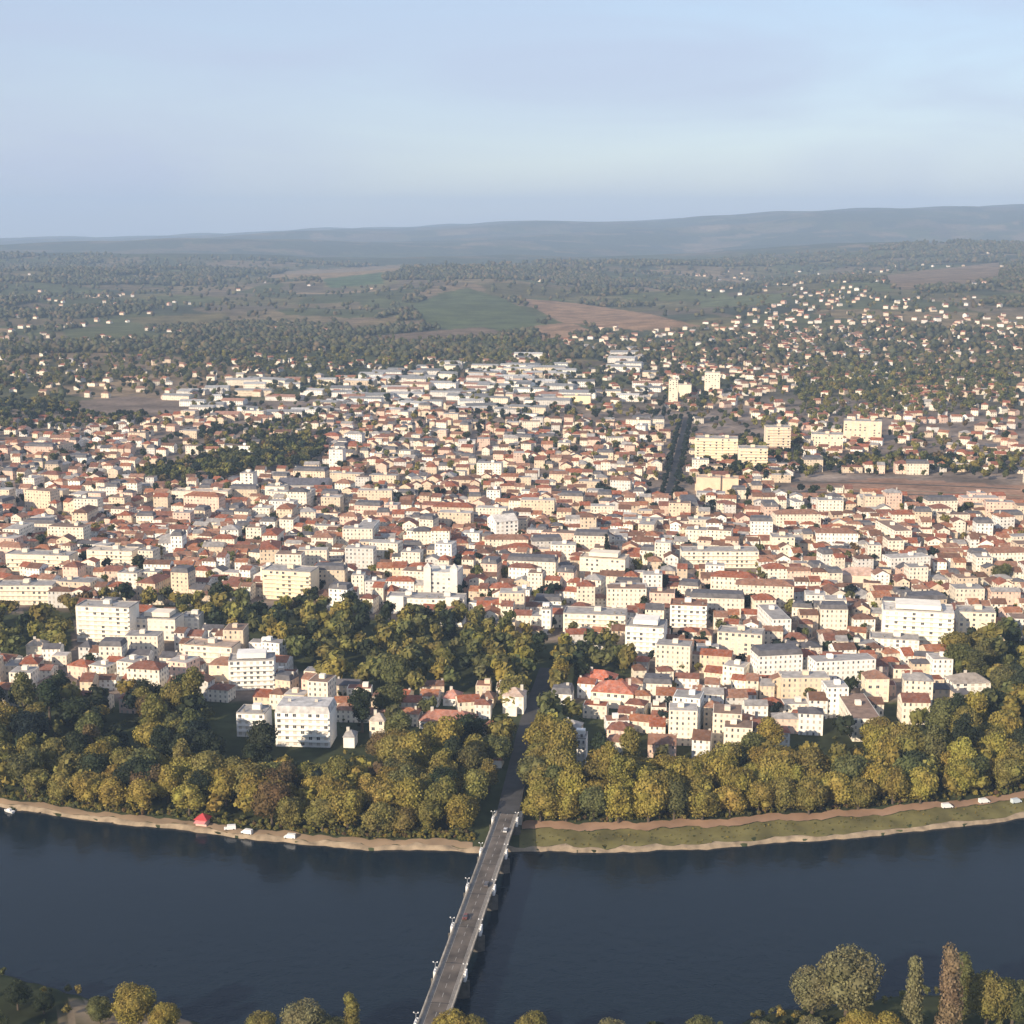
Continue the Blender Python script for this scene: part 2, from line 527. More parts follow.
def ribbon(name, t0, t1, d0, d1, m, lift=.06, n=240):
    th = np.linspace(t0, t1, n); ds = np.linspace(d0, d1, 5)
    T, D = np.meshgrid(th, ds); wob = .8 * np.sin(T * 2.1 + D) + .6 * np.sin(T * 5.3 + 2 + D * .3) + .35 * np.sin(T * 13.7 + D)
    r = FAR(T) + D + wob * (D > 1)
    X, Y = r * np.sin(np.radians(T)), r * np.cos(np.radians(T))
    Z = height(X, Y) + lift
    idx = np.arange(X.size).reshape(X.shape)
    Fs = np.stack([idx[:-1, :-1], idx[1:, :-1], idx[1:, 1:], idx[:-1, 1:]], -1).reshape(-1, 4)
    structure(link(name, np_mesh(name, np.stack([X, Y, Z], -1).reshape(-1, 3), Fs[:, ::-1], m, None, True)))


ribbon('bank_edge', -40, 40, .6, 3.2, M['bank'], .35)
ribbon('bank_path', -40, -1.6, 3.4, 8, M['path'], .2)
ribbon('bank_grass', .3, 40, 3.4, 17.6, M['grass'], .16)
ribbon('promenade', .4, 40, 18, 24.5, M['redpath'], .22)

# ------------------------------------------------------------------ bridge and avenue
BA, BB = np.array(ground_pt(431, 1030, 8)), np.array(ground_pt(505, 822, 8))
BU = (BB - BA) / np.linalg.norm(BB - BA); BV = np.array([BU[1], -BU[0]])
BHEAD = math.atan2(BU[0], BU[1])
BL = float(np.linalg.norm(BB - BA))
b0 = BA - BU * 12
DECK = 8.6


def build_bridge():
    t = empty('road_bridge', (*b0, 0), -BHEAD, 'long pale road bridge on piers crossing the dark river', 'bridge')
    L = BL + 20
    HW = 4.9
    d = MB(); d.box(-HW, HW, 0, L, DECK - 1.1, DECK, bottom=True); d.build('deck', M['deck'], t)
    for s in (-1, 1):
        f = MB(); x0, x1 = sorted((s * 3.3, s * (HW - .36))); f.box(x0, x1, .2, L - .2, DECK + .003, DECK + .16); f.build('footway', M['grey'], t)
        x0, x1 = sorted((s * (HW - .34), s * (HW + .06)))
        p = MB(); p.box(x0, x1, 0, L, DECK + .02, DECK + .22)                # plinth, balusters and rail of one parapet
        p.box(x0, x1, 0, L, DECK + .86, DECK + 1.1, bottom=True)
        y = .4
        while y < L - .4:
            p.box(x0 + .1, x1 - .1, y, y + .5, DECK + .22, DECK + .86); y += 1.25
        p.build('parapet', M['weathered'], t)
    n = 6
    for i in range(n):
        y = 14 + (L - 22) * i / (n - 1)
        p = MB()
        w = 4.6
        pts = [(-w, y - 1.3), (-w - 2.4, y), (-w, y + 1.3), (w, y + 1.3), (w + 2.4, y), (w, y - 1.3)]
        for k in range(6):
            q, r = pts[k], pts[(k + 1) % 6]
            p.face([(*r, -3), (*q, -3), (*q, DECK - 2.2), (*r, DECK - 2.2)])
        p.face([(*q, DECK - 2.2) for q in reversed(pts)])
        po = p.build('pier', M['dark_stone'], t)
        c = MB(); c.box(-HW + .4, HW - .4, y - 1.8, y + 1.8, DECK - 2.19, DECK - 1.11); c.build('pier_cap', M['dark_stone'], po)
        for s in (-1, 1):                                                    # the widened bay of the parapet over each pier
            r = MB(); x0, x1 = sorted((s * (HW + .07), s * (HW + .95)))
            r.box(x0, x1, y - 1.9, y + 1.9, DECK - 1.8, DECK + .18, bottom=True)
            xe0, xe1 = sorted((s * (HW + .62), s * (HW + .95)))
            r.box(xe0, xe1, y - 1.9, y + 1.9, DECK + .18, DECK + 1.35)
            r.box(*sorted((s * (HW + .07), s * (HW + .61))), y - 1.9, y - 1.5, DECK + .18, DECK + 1.35)
            r.box(*sorted((s * (HW + .07), s * (HW + .61))), y + 1.5, y + 1.9, DECK + .18, DECK + 1.35)
            r.build('parapet_bay', M['white'], t)
    # beams between the piers
    for x in (-3.2, 0, 3.2):
        g = MB(); g.box(x - .35, x + .35, .5, L - .5, DECK - 2.15, DECK - 1.101, bottom=True); g.build('beam', M['grey'], t)
    ab = MB(); ab.box(-HW - 1.5, HW + 1.5, L + .02, L + 7, -2, DECK - 1.3); ab.build('abutment', M['stone'], t)
    return L, n


BLEN, BN = build_bridge()


def bpt(x, y): p = b0 + BU * y + BV * x; return float(p[0]), float(p[1])


def make_lamp():
    t = empty('street_lamp', (0, 0, 0))
    m = MB(); m.box(-.42, .42, -.42, .42, 0, 1.25); m.box(-.3, .3, -.3, .3, 1.25, 1.7); m.build('plinth', M['white'], t)
    p = MB(); k = 8
    for i in range(k):
        a, c = 2 * math.pi * i / k, 2 * math.pi * (i + 1) / k
        p.face([(.16 * math.cos(a), .16 * math.sin(a), 1.7), (.16 * math.cos(c), .16 * math.sin(c), 1.7), (.09 * math.cos(c), .09 * math.sin(c), 4.6), (.09 * math.cos(a), .09 * math.sin(a), 4.6)])
    p.box(-.9, .9, -.06, .06, 4.6, 4.72, bottom=True)
    p.build('post', M['metal'], t)
    for s in (-1, 1):
        g = bmesh.new(); bmesh.ops.create_icosphere(g, subdivisions=2, radius=.3)
        for v in g.verts: v.co.x += s * .9; v.co.z += 5.02
        me = bpy.data.meshes.new('lantern'); g.to_mesh(me); g.free(); me.materials.append(M['white']); link('lantern', me, t)
    return t


ORD = ['first', 'second', 'third', 'fourth', 'fifth', 'sixth', 'seventh', 'eighth', 'ninth', 'tenth', 'eleventh', 'twelfth', 'thirteenth',
       'fourteenth', 'fifteenth', 'sixteenth', 'seventeenth', 'eighteenth', 'nineteenth', 'twentieth']
TENS = ['', '', 'twenty', 'thirty', 'forty', 'fifty', 'sixty', 'seventy', 'eighty', 'ninety']


def ordinal(i):
    if i < 20: return ORD[i]
    n = i + 1
    if n < 100:
        return TENS[n // 10] + ('-' + ORD[n % 10 - 1] if n % 10 else '') if n % 10 else TENS[n // 10][:-1] + 'ieth'
    return str(n) + 'th'


lamp = make_lamp(); first = True
for s, side in ((-1, 'sunlit'), (1, 'shaded')):
    for i in range(BN):
        o = lamp if first else copy_tree(lamp); first = False
        y = 14 + (BLEN - 22) * i / (BN - 1)
        o.location = (*bpt(s * 5.4, y), DECK + .18); o.rotation_euler = (0, 0, -BHEAD); o.scale = (.8, .8, .8)
        tag(o, f'white twin-globe lamp on the {side} parapet of the bridge, {ordinal(BN - 1 - i)} from the town end', 'street lamp', 'lamps along the bridge')


def build_avenue():
    # ramp down from the abutment, then the avenue under the trees and on through the houses
    p0 = bpt(0, BLEN + .02)
    tgt = [p0] + [at(px, py)[:2] for px, py in ((520, 760), (529, 722), (541, 688), (548, 668))]
    P = [np.array(p) for p in tgt]
    pts = []
    for i in range(len(P) - 1):
        n = max(2, int(np.linalg.norm(P[i + 1] - P[i]) / 6))
        for k in range(n): pts.append(P[i] + (P[i + 1] - P[i]) * k / n)
    pts.append(P[-1])
    run, z = 0, []
    for i, p in enumerate(pts):
        if i: run += np.linalg.norm(p - pts[i - 1])
        z.append(max(DECK - .01 - run * .03, G + .12))
    m = MB(); w = 5.0
    prev = None
    for i, p in enumerate(pts):
        a, c = pts[max(0, i - 1)], pts[min(len(pts) - 1, i + 1)]
        t = (c - a) / np.linalg.norm(c - a); nrm = np.array([t[1], -t[0]])
        l, r = p - nrm * w, p + nrm * w
        cur = (l, r, z[i])
        if prev:
            m.face([(*prev[0], prev[2]), (*prev[1], prev[2]), (*r, z[i]), (*l, z[i])])
            for s in (0, 1):
                q = [(*prev[s], prev[2]), (*cur[s], z[i]), (*cur[s], 1.0), (*prev[s], 1.0)]
                m.face(q if s == 0 else q[::-1], 1)
        prev = cur
    structure(m.build('avenue', [M['asphalt'], M['stone']]))
    # the straight street further into town
    m = MB(); A, B = [np.array(at(px, py)[:2]) for px, py in ((668, 496), (686, 420))]
    t = (B - A) / np.linalg.norm(B - A); nrm = np.array([t[1], -t[0]]) * 3.5
    m.face([(*(A - nrm), G + .12), (*(A + nrm), G + .12), (*(B + nrm), G + .12), (*(B - nrm), G + .12)])
    structure(m.build('town_street', M['asphalt']))
    return P


AVE = build_avenue()
ROADS = [(AVE[i], AVE[i + 1], 12.0) for i in range(len(AVE) - 1)]
ROADS.append((np.array(at(668, 500)[:2]), np.array(at(686, 418)[:2]), 11.0))


def on_road(x, y, pad=0):
    for A, B, w in ROADS:
        d = B - A; L = np.linalg.norm(d); d = d / L
        s = (x - A[0]) * d[0] + (y - A[1]) * d[1]; o = abs(-(x - A[0]) * d[1] + (y - A[1]) * d[0])
        if -5 < s < L + 5 and o < w + pad: return True
    return False


# ------------------------------------------------------------------ buildings
CREAM = [('cream', (.78, .69, .55)), ('white', (.82, .79, .72)), ('ivory', (.80, .73, .60)), ('beige', (.66, .54, .40)),
         ('pinkish', (.72, .52, .41)), ('sandy', (.68, .55, .40)), ('grey', (.60, .58, .54))]
CW = [5, 4, 5, 2.5, 1.6, 2.4, 1.4]
CWF = [3, 1.6, 2.2, 4, 4.5, 4.5, 1.6]            # the further quarters are plainer
TILE = [('rust red', (.26, .085, .042)), ('brown', (.155, .08, .05)), ('orange', (.29, .12, .06)), ('tan', (.26, .135, .085)),
        ('slate', (.10, .095, .10)), ('grey', (.30, .28, .26)), ('dull', (.19, .08, .052))]
TW = [5, 5, 2.4, 4, 1.2, 1.8, 3.5]


def pick(lst, w):
    n, c = random.choices(lst, w)[0]; k = random.uniform(.88, 1.1)
    return n, tuple(min(.86, x * k) for x in c)


def house_faces(w, d, h, style, rise, parts):
    """faces of one house in its own frame (x along the front, front at -d/2, z up), sent to parts[wall|roof|chimney](MB-like callables)"""
    W, Rf, C = parts
    x, y = w / 2, d / 2
    cs = [(-x, -y), (x, -y), (x, y), (-x, y)]
    if style == 'flat':
        W.box(-x, x, -y, y, -1, h, walls=True)
        if Rf: Rf.box(-x + .4, x - .4, -y + .4, y - .4, h + .004, h + .12)
        if C: cx = random.uniform(-.25, .25) * w; C.box(cx - 1.6, cx + 1.6, -1.4, 1.6, h + .122, h + 2.4)
        return
    for i in range(4): W.wall(cs[i], cs[(i + 1) % 4], -1, h)
    o = .45; e = h - rise * o / y                       # eaves
    X, Y = x + (.12 if style != 'hip' else o), y + o
    if style == 'gable':
        W.face([(-x, -y, h), (-x, 0, h + rise), (-x, y, h)][::-1]); W.face([(x, -y, h), (x, 0, h + rise), (x, y, h)])
        q = .22
        A = [(-X, -Y, e), (X, -Y, e), (X, 0, h + rise), (-X, 0, h + rise)]; B = [(X, Y, e), (-X, Y, e), (-X, 0, h + rise), (X, 0, h + rise)]
        for f in (A, B):
            up = [(a, b_, c + q) for a, b_, c in f]
            Rf.face(up); Rf.face(f[::-1])
            Rf.face([f[0], f[1], up[1], up[0]])
        for s in (-1, 1):
            pr = [(s * X, -Y, e), (s * X, 0, h + rise), (s * X, Y, e)]
            Rf.face([pr[0], pr[1], (pr[1][0], pr[1][1], pr[1][2] + q), (pr[0][0], pr[0][1], pr[0][2] + q)])
            Rf.face([pr[1], pr[2], (pr[2][0], pr[2][1], pr[2][2] + q), (pr[1][0], pr[1][1], pr[1][2] + q)])
    elif style == 'hip':
        k = max(0.3, X - Y * .95); t = h + rise
        Rf.face([(-X, -Y, e), (X, -Y, e), (k, 0, t), (-k, 0, t)]); Rf.face([(X, Y, e), (-X, Y, e), (-k, 0, t), (k, 0, t)])
        Rf.face([(X, -Y, e), (X, Y, e), (k, 0, t)]); Rf.face([(-X, Y, e), (-X, -Y, e), (-k, 0, t)])
        Rf.face([(-X, -Y, e), (-X, Y, e), (X, Y, e), (X, -Y, e)])
    else:                                               # mansard: steep slate skirt, near flat top
        t = h + rise; k = .9
        lo = [(-x - .2, -y - .2, h), (x + .2, -y - .2, h), (x + .2, y + .2, h), (-x - .2, y + .2, h)]
        hi = [(-x + k, -y + k, t), (x - k, -y + k, t), (x - k, y - k, t), (-x + k, y - k, t)]
        for i in range(4): Rf.face([lo[i], lo[(i + 1) % 4], hi[(i + 1) % 4], hi[i]])
        Rf.face(hi)
        Rf.face(lo[::-1])
    if C:
        cx = random.choice((-1, 1)) * (x - .9) if style != 'hip' else random.uniform(-.3, .3) * w
        cy = random.uniform(-.35, .35)
        zt = h + rise + random.uniform(.7, 1.3)
        C.box(cx - .55, cx + .55, cy - .4, cy + .4, h + rise * .4, zt)


def footprint_clear(x, y, r, pad=0):
    for (a, c, q) in TAKEN:
        if (x - a) ** 2 + (y - c) ** 2 < (r * .8 + q + pad) ** 2: return False
    return True


TAKEN = []        # centres and radii of the large buildings
LAND = []         # landmarks: (phrase, x, y)
WIN = {}


def window_mesh(w, h, shut=False):
    k = (w, h, shut)
    if k in WIN: return WIN[k]
    m = MB(); t = .09
    m.box(-w / 2 - t, w / 2 + t, -.10, .0, -t, 0); m.box(-w / 2 - t, w / 2 + t, -.10, .0, h, h + t, bottom=True)
    m.box(-w / 2 - t, -w / 2, -.10, 0, 0, h); m.box(w / 2, w / 2 + t, -.10, 0, 0, h); m.box(-.04, .04, -.07, -.02, 0, h)
    m.face([(-w / 2, -.03, 0), (w / 2, -.03, 0), (w / 2, -.03, h), (-w / 2, -.03, h)], 1)
    if shut:                                            # closed slatted shutters before the pane
        m.f, m.m, m.v = m.f, m.m, m.v
        for s in (-1, 1): m.box(*sorted((s * .05, s * (w / 2 - .01))), -.09, -.04, .02, h - .02, 2)
    o = m.build('window', [M['white'], M['glass'], M['shutter']]); me = o.data; bpy.data.objects.remove(o)
    WIN[k] = me
    return me


def special(name, label, cat, short, cx, by, wpx, hpx, depth, wallc, roofc, roof='flat', yaw=0.0, windows=True, balcony=False, extra=None, group=None):
    """a building read off the photograph: width and height from its size there, standing on the ground at its foot"""
    x, y, z = at(cx, by)
    Rr = math.sqrt(x * x + y * y + (H - z) ** 2); sc = Rr / F
    dep = math.asin((H - z) / Rr)
    w = wpx * sc; h = max(4.0, hpx * sc / math.cos(dep))
    rz = -HEAD + R_(yaw)
    c = np.array((x, y)) + depth / 2 * np.array((-math.sin(rz), math.cos(rz)))
    TAKEN.append((float(c[0]), float(c[1]), .5 * max(w, depth))); 
    if w > 1.6 * depth:
        ax = np.array((math.cos(rz), math.sin(rz)))
        for s in (-1, 1): TAKEN.append((*(c + ax * s * (w - depth) / 2).tolist(), depth * .6))
    if short: LAND.append((short, float(c[0]), float(c[1])))
    t = empty(name, (float(c[0]), float(c[1]), z), rz, label, cat, group)
    rise = {'flat': 0, 'hip': min(4.5, depth * .28), 'gable': min(4.5, depth * .28), 'mansard': 3.4}[roof]
    if roof != 'flat': h = max(4, h - rise * .25)
    W, Rf, C = MB(), MB(), MB()
    X, Y = w / 2, depth / 2
    if roof == 'flat':
        W.box(-X, X, -Y, Y, -1, h)
        W.build('wall', M['facade'], t, wallc)
        Rf.box(-X + .45, X - .45, -Y + .45, Y - .45, h + .005, h + .1)
        for (x0, x1, y0, y1) in ((-X, X, -Y, -Y + .44), (-X, X, Y - .44, Y), (-X, -X + .44, -Y + .441, Y - .441), (X - .44, X, -Y + .441, Y - .441)):
            Rf.box(x0, x1, y0, y1, h + .003, h + .75)
        rf = Rf.build('roof', M['flat'], t, roofc)
        n = max(1, int(w / 22))
        for i in range(n):
            hx = -X + w * (i + .5) / n + random.uniform(-2, 2); m = MB(); m.box(hx - 2.2, hx + 2.2, .2, min(Y - 1, 4.2), h + .101, h + 2.7)
            m.build('roof_hut', M['facade'], rf, tuple(v * .92 for v in wallc))
        for i in range(n + 1):
            hx = random.uniform(-X + 2, X - 2); m = MB(); m.box(hx - .5, hx + .5, -Y * .5 - .4, -Y * .5 + .4, h + .101, h + 1.6); m.build('chimney', M['grey'], rf)
    else:
        house_faces(w, depth, h, roof, rise, (W, Rf, None))
        W.build('wall', M['facade'], t, wallc)
        rf = Rf.build('roof', M['roof'], t, roofc)
        for i in range(max(1, int(w / 14))):
            hx = random.uniform(-X + 1.5, X - 1.5); yy = random.uniform(-.8, .8)
            m = MB(); m.box(hx - .8, hx + .8, yy - .45, yy + .45, h + rise * .5, h + rise + 1.4); m.build('chimney', M['stone'], rf)
    fl = max(1, int(round(h / 3.1))); fh = h / fl
    if windows:
        sides = [(w, 0.0, (0, -Y)), (depth, R_(-90), (-X, 0))]
        n0 = max(2, int(w / 3.6)); n1 = max(1, int(depth / 4.5))
        while fl * (n0 + n1) > 84: n0 = max(2, int(n0 * .85)); n1 = max(1, int(n1 * .85))
        for (L, a, (ox, oy)), n in zip(sides, (n0, n1)):
            ww = round(min(1.9, L / n * .42), 1)
            for f in range(fl):
                for i in range(n):
                    s = -L / 2 + L * (i + .5) / n
                    o = link('window', window_mesh(ww, 1.7, random.random() < .6), t)
                    o.location = (ox + (s if a == 0 else 0), oy + (0 if a == 0 else -s), f * fh + fh * .32)
                    o.rotation_euler = (0, 0, a)
    if balcony:
        for f in range(1, fl):
            m = MB(); z0 = f * fh
            m.box(-X + .6, X - .6, -Y - 1.25, -Y - .002, z0 - .02, z0 + .14, bottom=True)
            m.box(-X + .6, X - .6, -Y - 1.25, -Y - 1.17, z0 + .14, z0 + 1.05)
            m.build('balcony', M['facade'], t, tuple(min(.85, v * 1.05) for v in wallc))
    if extra: extra(t, w, depth, h, wallc)
    return t


def wings(t, w, d, h, c):            # projecting end pavilions
    for s in (-1, 1):
        m = MB(); x0 = s * w * .36; m.box(x0 - w * .09, x0 + w * .09, -d / 2 - 3.2, -d / 2 - .002, -1, h + 1.8); m.build('pavilion', M['facade'], t, c)


def campanile(t, w, d, h, c):
    for s in (-1, 1):
        m = MB(); x0 = s * (w / 2 - 2.6); m.box(x0 - 2.6, x0 + 2.6, -d / 2 - 1.6, -d / 2 - .002, -1, h + 4); tw = m.build('tower', M['facade'], t, c)
        r = MB(); zt = h + 4.01; q = [(x0 - 2.8, -d / 2 - 1.8, zt), (x0 + 2.8, -d / 2 - 1.8, zt), (x0 + 2.8, -d / 2 + 3.6, zt), (x0 - 2.8, -d / 2 + 3.6, zt)]
        for i in range(4): r.face([q[i], q[(i + 1) % 4], (x0, -d / 2 + .9, zt + 3)])
        r.face(q[::-1]); r.build('spire', M['flat'], tw, (.5, .48, .44))


def porch(t, w, d, h, c):
    m = MB(); m.box(-w * .22, w * .22, -d / 2 - 4, -d / 2 - .002, -1, h * .45); m.build('porch', M['facade'], t, c)


def steps_back(t, w, d, h, c):
    m = MB(); m.box(-w * .32, w * .32, -d * .3, d * .4, h + .76, h + 3.6); m.build('penthouse', M['facade'], t, tuple(v * .97 for v in c))


